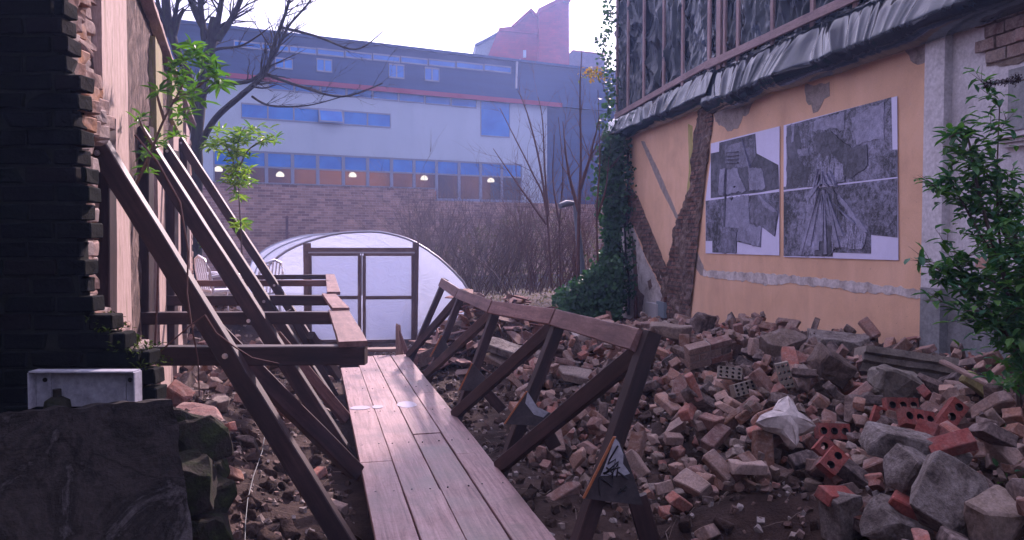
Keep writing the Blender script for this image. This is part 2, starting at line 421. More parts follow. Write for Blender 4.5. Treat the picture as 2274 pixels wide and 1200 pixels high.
def rough_poly(pts, amp, step, seed=0):
    out = []; n = len(pts)
    for i in range(n):
        a = Vector(pts[i]); b = Vector(pts[(i+1) % n]); L = (b-a).length; m = max(1, int(L/step))
        nn = Vector((-(b-a).y, (b-a).x)).normalized() if L > 1e-6 else Vector((0, 0))
        for k in range(m):
            p = a.lerp(b, k/m); out.append(tuple(p+nn*amp*(noise.noise(Vector((p.x*9, p.y*9, seed)))+.5*noise.noise(Vector((p.x*31, p.y*31, seed+4))))))
    return out
def patch(F, pxpts, y0, y1, name, mat, parent, amp=.02, step=.05, label=None):
    p = [F.hit(*q) for q in pxpts]
    if amp: p = rough_poly(p, amp, step, len(p))
    mb = MB(); mb.prism(p, y0, y1); o = mb.build(name, mat, parent, F.M)
    if label: o['label'] = label
    return o

# ------------------------------------------------------------------ painted wall on the right
def orange_mat():
    m = NT('orange_render'); a = m.noise(1.3, 8, .65, dist=.5); b = m.noise(9, 8, .7); f = m.noise(60, 4, .6)
    v = m.noise(1.3, 7, .62, stretch=(1.5, 1.5, .3), dist=.8)
    c = m.ramp(a, [(.3, (.58, .35, .225)), (.5, (.70, .43, .275)), (.7, (.76, .48, .33))])
    c = m.mix(m.ramp(v, [(.46, 0), (.70, .55)]), c, (.55, .33, .22))
    c = m.mix(m.ramp(b, [(.62, 0), (.70, .6)]), c, (.50,.36,.30)); c = m.mix(m.ramp(m.noise(26, 3, .5), [(.70, 0), (.74, .8)]), c, (.26, .17, .14))
    c = m.mix(1.0, c, m.ramp(f, [(.3, .93), (.7, 1.04)]), 'MULTIPLY')
    m.col(c); m.rough(.88); m.bump(m.mix(.6, b, f), .25, .006); return m.mat
M_orange = orange_mat()
M_oldplaster = patchy('old_plaster', [(.30, .25, .23), (.46, .40, .38), (.60, .54, .52), (.66, .60, .58)], 4, 30, .9, .7, .01)
M_greypl = patchy('grey_plaster', [(.20, .165, .15), (.30, .25, .23), (.36, .30, .28)], 8, 50, .9, .8, .01)
M_exbrick = patchy('exposed_brick', [(.055, .032, .026), (.13, .078, .062), (.21, .13, .105), (.10, .066, .055), (.26, .20, .18)], 7, 40, .95, 1.0, .03)
def scarmat():
    m = NT('scarred_masonry'); a = m.noise(5, 8, .7, dist=.7); b = m.noise(45, 6, .7); k = m.noise(2.2, 5, .6)
    c = m.ramp(a, [(.32, (.06, .04, .035)), (.45, (.13, .085, .07)), (.57, (.20, .135, .11)), (.68, (.33, .26, .23))])
    s = m.n('SeparateXYZ'); m.l(m.tc.outputs['Object'], s.inputs[0]); q = m.n('CombineXYZ'); m.l(s.outputs[0], q.inputs[0]); m.l(s.outputs[2], q.inputs[1])
    t = m.n('TexBrick'); m.l(q.outputs[0], t.inputs['Vector']); t.inputs['Scale'].default_value = 1; t.inputs['Brick Width'].default_value = .225; t.inputs['Row Height'].default_value = .075; t.inputs['Mortar Size'].default_value = .012
    t.inputs['Color1'].default_value = (.10, .055, .045, 1); t.inputs['Color2'].default_value = (.24, .11, .085, 1); t.inputs['Mortar'].default_value = (.05, .04, .035, 1)
    c = m.mix(m.ramp(k, [(.42, 0), (.58, .85)]), c, t.outputs['Color']); c = m.mix(1.0, c, m.ramp(b, [(.3, .6), (.7, 1.2)]), 'MULTIPLY'); m.col(c); m.rough(.95); m.bump(m.mix(.5, a, b), 1.0, .03); return m.mat
M_scar = scarmat()
M_green = patchy('green_stain', [(.30, .26, .08), (.42, .37, .13), (.50, .36, .2)], 6, 40, .9, .3, stretch=(3, 3, .5))
M_white = patchy('white_paint', [(.42, .39, .40), (.56, .53, .55), (.62, .59, .61)], 1.8, 25, .7, .25, .004)
M_dado = patchy('grey_paint', [(.16, .165, .17), (.22, .225, .23), (.28, .28, .285)], 2.5, 25, .7, .3, .004)
M_dark = simple('dark_gap', (.015, .012, .012), .95)
wallt = thing('painted_wall', 'long orange rendered gable wall with scars of torn plaster carrying two posters', 'wall', RW.M)
sL = RW.hit(1384, 500)[0]
def rwall():
    mb = MB(); n = 60
    mb.box((sL, 0, -.8), (0, .45, 3.75)); return mb.build('render', M_orange, wallt, RW.M)
rwall()
mb = MB(); mb.box((sL-.02, .012, 3.75), (1.9, .43, 8.2)); mb.build('upper_wall', M_dark, wallt, RW.M)
Z4 = lambda x, y: (1200+x/2.353, 250+y/2.353)
Z5 = lambda x, y: (1330+x/3.394, y/3.394)
white_poly = [(432,470),(446,560),(458,600),(472,570),(502,640),(556,780),(596,850),(634,935),(650,1000),(640,1180),(480,1180),(395,1180),(378,1130),(375,950),(392,760),(395,560),(400,480)]
brick_poly = [(835,-30),(905,-30),(905,60),(890,150),(880,260),(830,340),(795,450),(768,600),(748,720),(724,860),(708,925),(750,1040),(790,1180),(640,1180),(655,1000),(640,930),(600,840),(560,770),(505,620),(470,560),(455,600),(440,560),(428,480),(430,405),(480,398),(512,440),(560,560),(610,680),(668,822),(690,700),(700,640),(715,560),(770,450),(800,320),(815,200),(818,60)]
patch(RW, [Z4(*p) for p in white_poly], -.003, .001, 'bare_plaster', M_oldplaster, wallt)
def scarred(pxpts, name, mat, y0, amp=.02, deep=.012):
    """raised patch with a rough subdivided surface"""
    p = rough_poly([RW.hit(*q) for q in pxpts], amp, .05, 2); bm = bmesh.new()
    vs = [bm.verts.new((a, y0, b)) for a, b in p]; f = bm.faces.new(vs)
    bmesh.ops.triangulate(bm, faces=[f])
    for it in range(5):
        e = [e for e in bm.edges if e.calc_length() > .07]
        if not e: break
        bmesh.ops.subdivide_edges(bm, edges=e, cuts=1); bmesh.ops.triangulate(bm, faces=[f for f in bm.faces if len(f.verts) > 3])
    for v in bm.verts:
        if not v.is_boundary:
            q = v.co; v.co.y -= max(0, .5+noise.noise(q*5)+.6*noise.noise(q*14))*deep
        else: v.co.y = y0
    if bm.faces and sum(f.normal.y for f in bm.faces) > 0: bmesh.ops.reverse_faces(bm, faces=bm.faces[:])
    me = bpy.data.meshes.new(name); bm.to_mesh(me); bm.free(); me.materials.append(mat)
    o = bpy.data.objects.new(name, me); scene.collection.objects.link(o); _place(o, RW.M, wallt); return o
scarred([Z4(*p) for p in brick_poly], 'chimney_scar', M_scar, -.007, .025, .05)
patch(RW, [Z4(*p) for p in [(478,640),(498,700),(505,800),(512,925),(545,960),(532,1040),(565,1150),(485,1150),(492,980),(486,800)]], -.006, .001, 'torn_patch', M_exbrick, wallt, .03)
patch(RW, [Z4(*p) for p in [(560,880),(578,870),(585,910),(570,930)]], -.006, .001, 'torn_patch', M_exbrick, wallt, .02)
patch(RW, [Z4(*p) for p in [(600,800),(625,830),(635,870),(612,850)]], -.012, .001, 'torn_patch', M_oldplaster, wallt, .02)
patch(RW, [Z4(*p) for p in [(772,60),(795,70),(800,300),(772,430),(762,440),(778,300)]], -.004, .001, 'green_stain', M_green, wallt, .012)
patch(RW, [Z4(*p) for p in [(526,150),(543,150),(612,290),(650,380),(690,470),(722,545),(713,560),(680,495),(636,410),(596,320)]], -.005, .001, 'plaster_line', M_greypl, wallt, .015)
patch(RW, [Z4(*p) for p in [(768,640),(788,660),(852,800),(858,850),(838,852),(768,740)]], -.005, .001, 'plaster_line', M_greypl, wallt, .015)
patch(RW, [(1562,600),(1700,608),(1850,620),(1960,634),(2059,646),(2059,666),(1990,656),(1960,652),(1900,650),(1870,642),(1760,630),(1700,634),(1660,625),(1600,620),(1562,613)], -.006, .001, 'plaster_line', M_oldplaster, wallt, .03)
patch(RW, [Z5(*p) for p in [(870,770),(1160,770),(1130,850),(1090,880),(1050,960),(1000,990),(960,980),(920,950),(880,920),(865,870)]], -.005, .001, 'peeled_patch', M_greypl, wallt, .04)
patch(RW, [Z5(*p) for p in [(1555,640),(1735,620),(1740,720),(1700,750),(1650,840),(1620,850),(1600,800),(1560,760)]], -.005, .001, 'peeled_patch', M_greypl, wallt, .04)
patch(RW, [(2010,110),(2058,90),(2058,140),(2030,140)], -.005, .001, 'peeled_patch', M_greypl, wallt, .03)

# utility boxes and pipes at the foot of the wall
def wallbox(x0, y0, x1, y1, d, mat, name, parent, y=-.01):
    a = RW.hit(x0, y1, y-d); b = RW.hit(x1, y0, y-d); mb = MB(); mb.box((a[0], y-d, a[1]), (b[0], y, b[1])); return mb.build(name, mat, parent, RW.M)
a = RW.hit(1450, 700); M_box = simple('meter_box_white', (.45, .43, .44), .5); M_cab = simple('cabinet_grey', (.20, .24, .27), .5); M_pipe = patchy('rusty_pipe', [(.07, .03, .025), (.16, .06, .045)], 8, 60, .8, .4)
mt = thing('meter_cabinet', 'small white and grey meter boxes with rusty pipes at the foot of the orange wall', 'meter box', RW.w(a[0], -.05, a[1]))
wallbox(1432, 676, 1458, 712, .12, M_box, 'meter_case', mt); wallbox(1457, 672, 1474, 703, .09, M_cab, 'grey_case', mt)
for x0 in (1412, 1478):
    p = RW.hit(x0, 660, -.05); q = RW.hit(x0, 735, -.05); mb = MB(); mb.tube([RW.w(p[0], -.05, p[1]), RW.w(q[0], -.05, q[1])], .03, 8); worldmesh(mb, 'pipe', M_pipe, mt)
mb = MB(); p = RW.hit(1405, 708, -.06); q = RW.hit(1450, 711, -.06); mb.tube([RW.w(p[0], -.06, p[1]), RW.w(q[0], -.06, q[1])], .015, 6); worldmesh(mb, 'pipe', M_pipe, mt)

# white pilaster and wall at the right edge
wt = thing('white_wall', 'white painted pilaster and wall with grey lower band beside the orange wall', 'wall', RW.w(1, 0, 0))
zdado = RW.hit(2090, 640)[1]
def sx(x): return RW.hit(x, 500)[0]
mb = MB(); mb.box((.03, -.09, -.8), (sx(2108), .4, 4.0)); pil = mb.build('pilaster', M_white, wt, RW.M)
mb = MB(); mb.box((sx(2108), -.0, -.8), (2.6, .4, 4.0)); mb.build('wall_face', M_white, wt, RW.M)
mb = MB(); mb.box((.03, -.094, -.8), (sx(2108)+.004, .0, zdado)); mb.box((sx(2108)+.004, -.004, -.8), (2.6, .0, zdado)); mb.build('painted_band', M_dado, wt, RW.M)
mb = MB(); mb.box((.0, -.02, -.8), (.03, .3, 3.7)); mb.build('open_joint', M_dark, wt, RW.M)
def bricks_rough(F, s0, s1, z0, z1, y, mats, name, parent, seed=1, bw=.225, bh=.075, dep=.1, jit=.02, right=None, left=None):
    rnd = random.Random(seed); mb = MB(); z = z0; r = 0
    while z < z1:
        x = s0-(bw/2 if r % 2 else 0)-rnd.random()*.02
        while x < s1:
            a, b = x+.006, x+bw-.006
            if right:
                lim = right(z)+rnd.uniform(-.02, .03)
                if a > lim-.02: break
                b = min(b, lim)
            if b > s1 and not right: b = s1
            if a < b-.02:
                g = chunk((b-a, dep, bh-.012), 1 if rnd.random() < .35 else 0, rnd.randrange(1000), .005, .0035, 1)
                dx, dy, dz = (a+b)/2, y+dep/2+rnd.uniform(-jit, jit), z+bh/2
                mb.add([(p[0]+dx, p[1]+dy, p[2]+dz) for p in g[0]], g[1])
            x += bw
        z += bh; r += 1
    return mb.build(name, mats, parent, F.M)
M_oldbrick = rubble_mat('old_wall_brick', [(.16, .085, .07), (.21, .14, .12), (.12, .07, .06), (.25, .19, .16), (.23, .10, .08)], .7)
a = RW.hit(2184, 150); b = RW.hit(2274, 0)
M_tanplaster = patchy('crumbly_mortar', [(.10, .075, .06), (.19, .145, .115), (.27, .21, .175)], 6, 40, .95, 1.0, .03)
mb = MB(); mb.prism(rough_poly([RW.hit(2185, 15), RW.hit(2300, -5), RW.hit(2300, 120), RW.hit(2262, 145), RW.hit(2192, 148)], .02, .05), -.012, 0); mb.build('crumbly_mortar', M_tanplaster, wt, RW.M)
bricks_rough(RW, sx(2190), 2.4, RW.hit(2230, 135)[1], 3.9, -.05, M_oldbrick, 'exposed_brick', wt, 5, .24, .12, .06, .02)
c0 = RW.hit(2236, 330); c1 = RW.hit(2236, 300)
mb = MB()
for i, (dz, pr) in enumerate(((0, .06), (.04, .09), (.08, .14))): mb.box((c0[0]+.0-.01*i, -pr, c0[1]+dz), (2.5, 0, c0[1]+dz+.038))
mb.build('cornice', M_white, wt, RW.M)
mb = MB(); mb.box((c0[0]+.03, -.03, c1[1]+.03), (2.45, 0, RW.hit(2250, 155)[1])); mb.build('recessed_panel', M_dado, wt, RW.M)
M_peach = patchy('peach_patch', [(.42, .25, .19), (.52, .33, .26)], 5, 40)
patch(RW, [(2165,575),(2185,568),(2205,585),(2185,598),(2168,596)], -.007, 0, 'peach_patch', M_peach, wt, .02)
patch(RW, [(2190,535),(2205,535),(2205,550),(2192,552)], -.007, 0, 'peach_patch', M_peach, wt, .015)

# ------------------------------------------------------------------ black plastic sheeting
def tarp_mat(nm='black_plastic', base=(.006, .012, .018)):
    m = NT(nm); a = m.noise(5, 6, .6, stretch=(1.3, 1.3, .6), dist=1.2); b = m.noise(28, 4, .6)
    m.col(m.mix(m.ramp(a, [(.4, 0), (.7, .5)]), base, (.012, .02, .028))); m.rough(.11); m.b.inputs['IOR'].default_value = 1.38
    def crease(sc, st, ds):
        n_ = m.noise(sc, 2, .5, stretch=st, dist=ds); s_ = m.n('Math'); s_.operation = 'SUBTRACT'; s_.inputs[1].default_value = .5; m.l(n_, s_.inputs[0]); t_ = m.n('Math'); t_.operation = 'ABSOLUTE'; m.l(s_.outputs[0], t_.inputs[0]); return t_.outputs[0]
    m.bump(crease(2.2, (1.5, 1.5, .5), 1.0), .4, .02); return m.mat
M_tarp = tarp_mat()
def ridge(v): return 1-abs(noise.noise(v))*2
def sheet_upper():
    mb = MB(); s0, s1, z0, z1 = sL-.15, 2.0, 4.1, 8.0; nx, nz = 420, 110
    vs = []
    for j in range(nz+1):
        for i in range(nx+1):
            s = s0+(s1-s0)*i/nx; z = z0+(z1-z0)*j/nz
            wq = noise.noise_vector(Vector((s*1.1, z*.9, 4)))*.5; d = .05*noise.noise(Vector((s*1.4, z*.5, 0)))+.07*abs(ridge(Vector((s*2.2+wq.x, z*.6+wq.y, 5))))**1.5+.075*max(0, ridge(Vector((s*2.6+z*.9+wq.x*2, z*1.3-s*.4+wq.y*2, 9))))**2+.022*max(0, ridge(Vector((s*5-z*1.6+wq.y*3, z*2.6+wq.x*3, 19))))**2+.014*noise.noise(Vector((s*15, z*6, 2)))
            vs.append((s, -.03-d, z))
    fs = [(j*(nx+1)+i, j*(nx+1)+i+1, (j+1)*(nx+1)+i+1, (j+1)*(nx+1)+i) for j in range(nz) for i in range(nx)]
    mb.add(vs, fs, 0, True); return mb
tp = thing('plastic_sheeting', 'crinkled black plastic sheeting battened over the upper gable wall', 'tarpaulin', RW.w(sL, 0, 4.2))
sheet_upper().build('upper_sheet', M_tarp, tp, RW.M)
def corner_sheet():   # sheet wrapped round the far corner
    mb = MB(); nx, nz = 60, 90; vs = []
    for j in range(nz+1):
        for i in range(nx+1):
            t = i/nx; z = 3.7+4.4*j/nz
            a = sL-.15-.75*t*(1-.25*math.exp(-(z-3.7)*1.5)); y = -.05+.75*t
            d = .10*noise.noise(Vector((t*3, z*1.1, 8)))+.05*ridge(Vector((t*6, z*1.3, 1)))**2
            vs.append((a-d, y-d*.5, z))
    fs = [(j*(nx+1)+i+1, j*(nx+1)+i, (j+1)*(nx+1)+i, (j+1)*(nx+1)+i+1) for j in range(nz) for i in range(nx)]
    mb.add(vs, fs, 0, True); return mb
corner_sheet().build('corner_sheet', M_tarp, tp, RW.M)
def skirt(s0, s1, zt, zb, bulge, seed, zt1=None, zb1=None, b1=None):
    mb = MB(); nx = int((s1-s0)*70); nz = 44; vs = []
    zt1 = zt if zt1 is None else zt1; zb1 = zb if zb1 is None else zb1; b1 = bulge if b1 is None else b1
    for j in range(nz+1):
        t = j/nz
        for i in range(nx+1):
            q = i/nx; s = s0+(s1-s0)*q; T = zt+(zt1-zt)*q; B = zb+(zb1-zb)*q+.05*noise.noise(Vector((s*1.2, seed, 0)))
            bl = (bulge+(b1-bulge)*q)*(1+.35*noise.noise(Vector((s*.8, seed, 3))))
            fan = s+(t-.1)*.28*math.sin(s*2.1+seed)*1.4                       # pleats radiate from nailing points
            pl = .09*noise.noise(Vector((fan*2.6, seed, t*.4)))+.09*max(0, ridge(Vector((fan*1.9, seed, t*.2)))-.45)**1.5+.03*max(0, ridge(Vector((fan*6, seed+3, t*.3)))-.35)**1.4*max(0, .6+noise.noise(Vector((s*1.3, seed, 6)))*2)
            prof = (t/.74)**.75 if t < .74 else max(0, math.cos((t-.74)/.26*math.pi/2))**.6
            y = -.13-bl*prof-pl*min(1, t*3)*(1-.5*t)*(1 if t < .8 else .4)
            z = T+(B-T)*t**.93
            vs.append((s, y, z))
    fs = [(j*(nx+1)+i+1, j*(nx+1)+i, (j+1)*(nx+1)+i, (j+1)*(nx+1)+i+1) for j in range(nz) for i in range(nx)]
    mb.add(vs, fs, 0, True); return mb
ss_ = RW.hit(1597, 150)[0]
skirt(sL-.5, ss_+.25, 4.16, 3.62, .22, 1.0, 4.30, 3.68, .18).build('hanging_skirt', M_tarp, tp, RW.M)
skirt(ss_+.05, 2.0, 4.24, 3.52, .24, 7.0, 4.22, 3.50, .30).build('hanging_skirt', M_tarp, tp, RW.M)
def at_rw(x, z, y): return RW.w(x, y, z)
timber('batten', at_rw(sL-.05, 4.17, -.17), at_rw(ss_+.15, 4.35, -.17), .045, .11, M_batten, tp)
timber('batten', at_rw(ss_, 4.30, -.22), at_rw(2.0, 4.26, -.22), .045, .12, M_batten, tp)
for xx in (1386, 1411, 1447, 1492, 1535, 1595, 1617, 1630, 1660, 1738, 1828, 1925):
    s = RW.hit(xx, 200)[0]; wdt = .08 if xx not in (1617,) else .14
    timber('batten', at_rw(s, 4.18, -.16), at_rw(s, 7.9, -.16), .04, wdt, M_batten, tp, up=RW.d)

# ------------------------------------------------------------------ posters
def bw(name, lo, hi, scale, contrast=.15, stretch=(1, 1, 1)):
    m = NT(name); a = m.noise(scale, 9, .75, stretch=stretch, dist=.6); b = m.noise(scale*7, 5, .8)
    g = m.noise(1.6, 4, .6); c = m.ramp(m.mix(.25, m.mix(.4, a, b), g), [(.53-contrast*.6, lo), (.53+contrast*.6, hi)]); m.col(c); m.rough(.55); return m.mat
M_paper = patchy('poster_paper', [(.60, .58, .78), (.66, .64, .84)], 2, 10, .55, .1, .002, var=.12)
tone = lambda k: (k*.92, k*.90, k*1.3)
B_dark = bw('photo_dark', tone(.012), tone(.16), 9); B_mid = bw('photo_mid', tone(.05), tone(.30), 10); B_light = bw('photo_light', tone(.14), tone(.40), 7); B_foliage = bw('photo_foliage', tone(.008), tone(.36), 12, .13)
B_streak = bw('photo_streak', tone(.02), tone(.5), 9, .1, (4, 4, .5)); B_fade = bw('photo_pale', tone(.14), tone(.42), 11)
Z6 = lambda x, y: (1540+x/2.728, 200+y/2.728)
def poster(label, base, pieces):
    c = RW.hit(*Z6(*base[-1])); t = thing('poster', label, 'poster', RW.w(c[0], 0, c[1]), 'black and white photo posters on the orange wall')
    patch(RW, [Z6(*p) for p in base], -.014, -.010, 'paper', M_paper, t, 0)
    for i, (pl, mt_) in enumerate(pieces): patch(RW, [Z6(*p) for p in pl], -.0158-.0012*i, -.0135, 'printed_photo', mt_, t, .0 if i < 2 or len(pl) == 3 else .03, .03)
poster('smaller pasted poster collage of grey photographs showing a pale path, left of the pair',
 [(110,325),(527,220),(525,1003),(78,990),(78,660),(108,430)],
 [([(162,320),(380,265),(388,385),(520,455),(525,600),(405,622),(110,656),(110,385),(160,375)], B_dark),
  ([(80,672),(525,618),(525,740),(500,890),(420,830),(415,955),(270,920),(268,990),(120,985),(120,915),(80,915)], B_foliage),
  ([(195,342),(378,292),(385,395),(345,470),(285,470),(200,475)], B_mid), ([(300,300),(312,290),(318,350),(306,352)], B_dark), ([(330,300),(340,292),(345,345),(333,348)], B_dark),
  ([(200,480),(270,472),(300,560),(330,612),(198,634)], B_light), ([(340,470),(420,478),(438,540),(440,600),(345,612)], B_light),
  ([(192,660),(340,636),(350,830),(192,838)], B_light), ([(355,640),(420,632),(520,745),(500,880),(420,828),(355,800)], B_mid), ([(180,865),(268,865),(266,988),(180,986)], B_mid), ([(290,800),(418,830),(412,950),(272,915)], B_light),
  ([(170,480),(200,475),(195,560),(190,640),(160,640)], B_fade), ([(405,640),(420,650),(520,735),(520,750),(430,700)], B_fade)]
 +[([(206+i*3, 480), (190+i, 830), (198+i*2, 830)], B_dark) for i in range(2)]+[([(200, 380+i*22), (280, 372+i*22), (280, 378+i*22)], B_dark) for i in range(4)]+[([(250, 585), (262, 582), (256, 592)], B_dark), ([(232, 655), (250, 652), (240, 670)], B_dark), ([(305, 300), (345, 470), (352, 468)], B_light)])
poster('larger pasted poster collage of grey photographs showing a heap of timber, right of the pair',
 [(552,215),(1240,38),(1248,1032),(552,1012)],
 [([(570,218),(1205,45),(1212,362),(1243,362),(1243,527),(552,606),(552,588),(570,585)], B_foliage),
  ([(553,617),(1243,535),(1243,895),(1083,878),(1083,992),(850,985),(850,1010),(553,1005)], B_foliage),
  ([(572,222),(640,205),(655,330),(640,420),(720,480),(690,585),(572,598)], B_dark), ([(598,215),(618,210),(614,310),(602,320)], B_fade),
  ([(740,180),(925,132),(925,245),(905,240),(860,230),(780,245),(735,250)], B_fade), ([(960,170),(1160,70),(1165,290),(1000,330)], B_fade), ([(640,360),(705,355),(715,400),(645,405)], B_fade),
  ([(740,270),(840,250),(960,350),(1060,330),(1070,460),(960,540),(760,380)], B_dark), ([(740,470),(840,380),(930,470),(930,555),(700,590)], B_streak),
  ([(700,615),(860,598),(900,740),(1060,870),(1040,960),(860,960),(840,1000),(650,1000),(690,800)], B_streak), ([(880,640),(900,640),(1065,860),(1030,870)], B_fade), ([(710,690),(728,690),(730,940),(670,1002),(655,1000)], B_light),
  ([(750,825),(848,822),(848,1000),(750,1000)], B_dark), ([(770,700),(785,690),(840,790),(780,808)], B_light), ([(790,610),(805,608),(850,800),(835,800)], B_light), ([(700,640),(755,575),(770,580),(720,660)], B_fade)]
 +[([(775+i*7, 600+(i*37) % 90), (650+i*27+(i*41) % 23, 1000-(i*53) % 130-max(0, i-7)*14), (668+i*27+(i*29) % 31, 1000-(i*53) % 130-max(0, i-7)*14)], B_fade if i % 2 else B_light) for i in (0, 1, 3, 4, 5, 8, 9, 12)]
 +[([(770+i*9, 480+(i*31) % 80), (735+i*17, 590-(i*13) % 20), (748+i*17, 590-(i*13) % 20)], B_fade) for i in range(9)])

# ------------------------------------------------------------------ left: broken brick pier and shored wall
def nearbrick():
    m = NT('shade_dark_brick'); oi = m.n('NewGeometry'); c = m.ramp(oi.outputs['Random Per Island'], [(0, (.002, .0035, .0035)), (.35, (.004, .005, .005)), (.6, (.002, .0045, .0035)), (.85, (.007, .006, .006))], 'CONSTANT')  # near-black bricks: the backlit face's shade is put into their colour
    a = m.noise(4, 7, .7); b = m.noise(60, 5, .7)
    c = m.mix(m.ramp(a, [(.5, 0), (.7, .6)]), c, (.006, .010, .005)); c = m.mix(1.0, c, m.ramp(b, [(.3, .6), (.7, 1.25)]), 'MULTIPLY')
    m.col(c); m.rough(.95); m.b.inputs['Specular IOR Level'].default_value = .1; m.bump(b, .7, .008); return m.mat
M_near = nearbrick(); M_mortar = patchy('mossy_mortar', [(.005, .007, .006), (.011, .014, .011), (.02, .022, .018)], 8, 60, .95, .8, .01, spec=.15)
pier = thing('brick_pier', 'brick pier coloured near black as shade, with broken lit edge at the left of the picture', 'wall', (-1.9, 3.3, 0))
NF = Frame((0, 3.3, 0), (1, 0))
def edge_r(z):
    y = HORZ-(z-EYE)*FPX/3.3
    xs = [(-200, 140), (60, 138), (110, 150), (180, 172), (260, 190), (290, 176), (500, 186), (700, 190), (716, 205), (740, 240), (770, 262), (810, 318), (900, 325), (1300, 330)]
    for (a, b), (c, d) in zip(xs, xs[1:]):
        if a <= y <= c: q = b+(d-b)*(y-a)/(c-a); break
    else: q = 140
    return (q-CX)/FPX*3.3
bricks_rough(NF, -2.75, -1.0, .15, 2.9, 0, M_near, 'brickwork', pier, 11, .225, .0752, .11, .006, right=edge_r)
mb = MB()
z = .1; prev = None
prof = []
while z < 2.95: prof.append((edge_r(z)-.035, z)); z += .0752
mb.prism([(-2.75, .1)]+prof+[(-2.75, 2.95)], .012, .10); mb.build('mortar_core', M_mortar, pier, NF.M)
# broken return of the pier, lit from beyond
def ret_bricks():
    mb = MB(); rnd = random.Random(4); z = .15
    while z < 2.9:
        ex = edge_r(z+.03)
        for k, yy in enumerate((3.42, 3.53, 3.66, 3.88)):
            if z < .95 and k > 1 or z < 1.95 and k > 2: continue
            L = rnd.uniform(.09, .2); g = chunk((.13, .15, .066), rnd.choice((1, 2, 2, 3)), rnd.randrange(900), .006, .006, 1)
            xx = ex-(.085 if z < 1.95 else .04)-.36*(yy-3.3)+rnd.uniform(-.025, .02)
            mb.add([(p[0]+xx, p[1]+yy, p[2]+z+.037+rnd.uniform(-.004, .004)) for p in g[0]], g[1])
        z += .0752
    return mb
M_broke = rubble_mat('broken_brick_edge', [(.24, .13, .09), (.30, .20, .16), (.33, .16, .08), (.18, .10, .08), (.30, .24, .21), (.22, .16, .13)], .6)
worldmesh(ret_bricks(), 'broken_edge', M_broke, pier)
mb = MB()       # core behind the return
mb.add([(-2.3, 3.5, .1), (-1.98, 3.5, .1), (-2.17, 4.0, .1), (-2.5, 4.0, .1), (-2.3, 3.5, 2.95), (-1.98, 3.5, 2.95), (-2.17, 4.0, 2.95), (-2.5, 4.0, 2.95)], [(0,3,2,1),(4,5,6,7),(0,1,5,4),(1,2,6,5),(2,3,7,6),(3,0,4,7)])
worldmesh(mb, 'inner_core', M_tanplaster, pier)
# moss on the stepped toe
M_mossgreen = patchy('bright_moss', [(.03, .045, .01), (.08, .13, .015), (.14, .20, .03)], 10, 70, .95, 1.0, .02, spec=.1)
mb = MB(); rnd = random.Random(8)
for k in range(420):
    t = rnd.random(); x, y = [(205, 716), (235, 735), (262, 770), (300, 785), (322, 815)][min(4, int(t*5))]
    p = px(x+rnd.uniform(-22, 14), y+rnd.uniform(-10, 12), 3.3)+Vector((0, rnd.uniform(-.03, .22), 0)); d = Vector((rnd.uniform(-1, 1), rnd.uniform(-1, .3), rnd.uniform(.1, 1)))
    mb.leaf(p, d, Vector((0, 0, 1)), rnd.uniform(.012, .03), .012)
worldmesh(mb, 'moss', M_mossgreen, pier)

# white metal box fixed at the pier
vb = thing('vent_casing', 'shallow white metal casing mounted on the dark brick pier above the stone slab', 'casing', px(195, 905, 3.12))
M_vent = patchy('chipped_white_metal', [(.22, .22, .25), (.36, .36, .41), (.42, .42, .48)], 5, 40, .5, .3)
F3 = Frame((0, 3.16, 0), (1, 0)); q0 = F3.hit(82, 903); q1 = F3.hit(309, 824)
mb = MB(); x0, z0, x1, z1 = q0[0], q0[1], q1[0], q1[1]
mb.box((x0, 0, z0), (x1, .012, z1)); mb.build('back_plate', M_vent, vb, F3.M)
mb = MB(); mb.box((x0, -.05, z1), (x1, .012, z1+.006)); mb.box((x1, -.05, z0), (x1+.005, .012, z1)); mb.box((x0-.005, -.05, z0), (x0, .012, z1)); mb.build('rim', M_vent, vb, F3.M)
mb = MB(); mb.box((x0+.05, -.008, z0), (x0+.062, -.001, z1-.004)); mb.box((x1-.06, -.008, z0), (x1-.05, -.001, z1-.004)); mb.build('fold', M_vent, vb, F3.M)
mb = MB()
for xx in (x0+.035, x1-.035): mb.tube([(xx, -.004, z1-.035), (xx, -.0, z1-.035)], .009, 10)
mb.build('screw_hole', M_dark, vb, F3.M)
mb = MB(); mb.tube([(x0+.10, -.035, z0+.0), (x0+.10, -.035, z0+.03), (x0+.10, -.035, z0+.045)], [.05, .045, .02], 10); mb.tube([(x0+.10, -.035, z0+.045), (x0+.10, -.035, z0+.075)], .016, 8); mb.build('valve', M_moss, vb, F3.M)

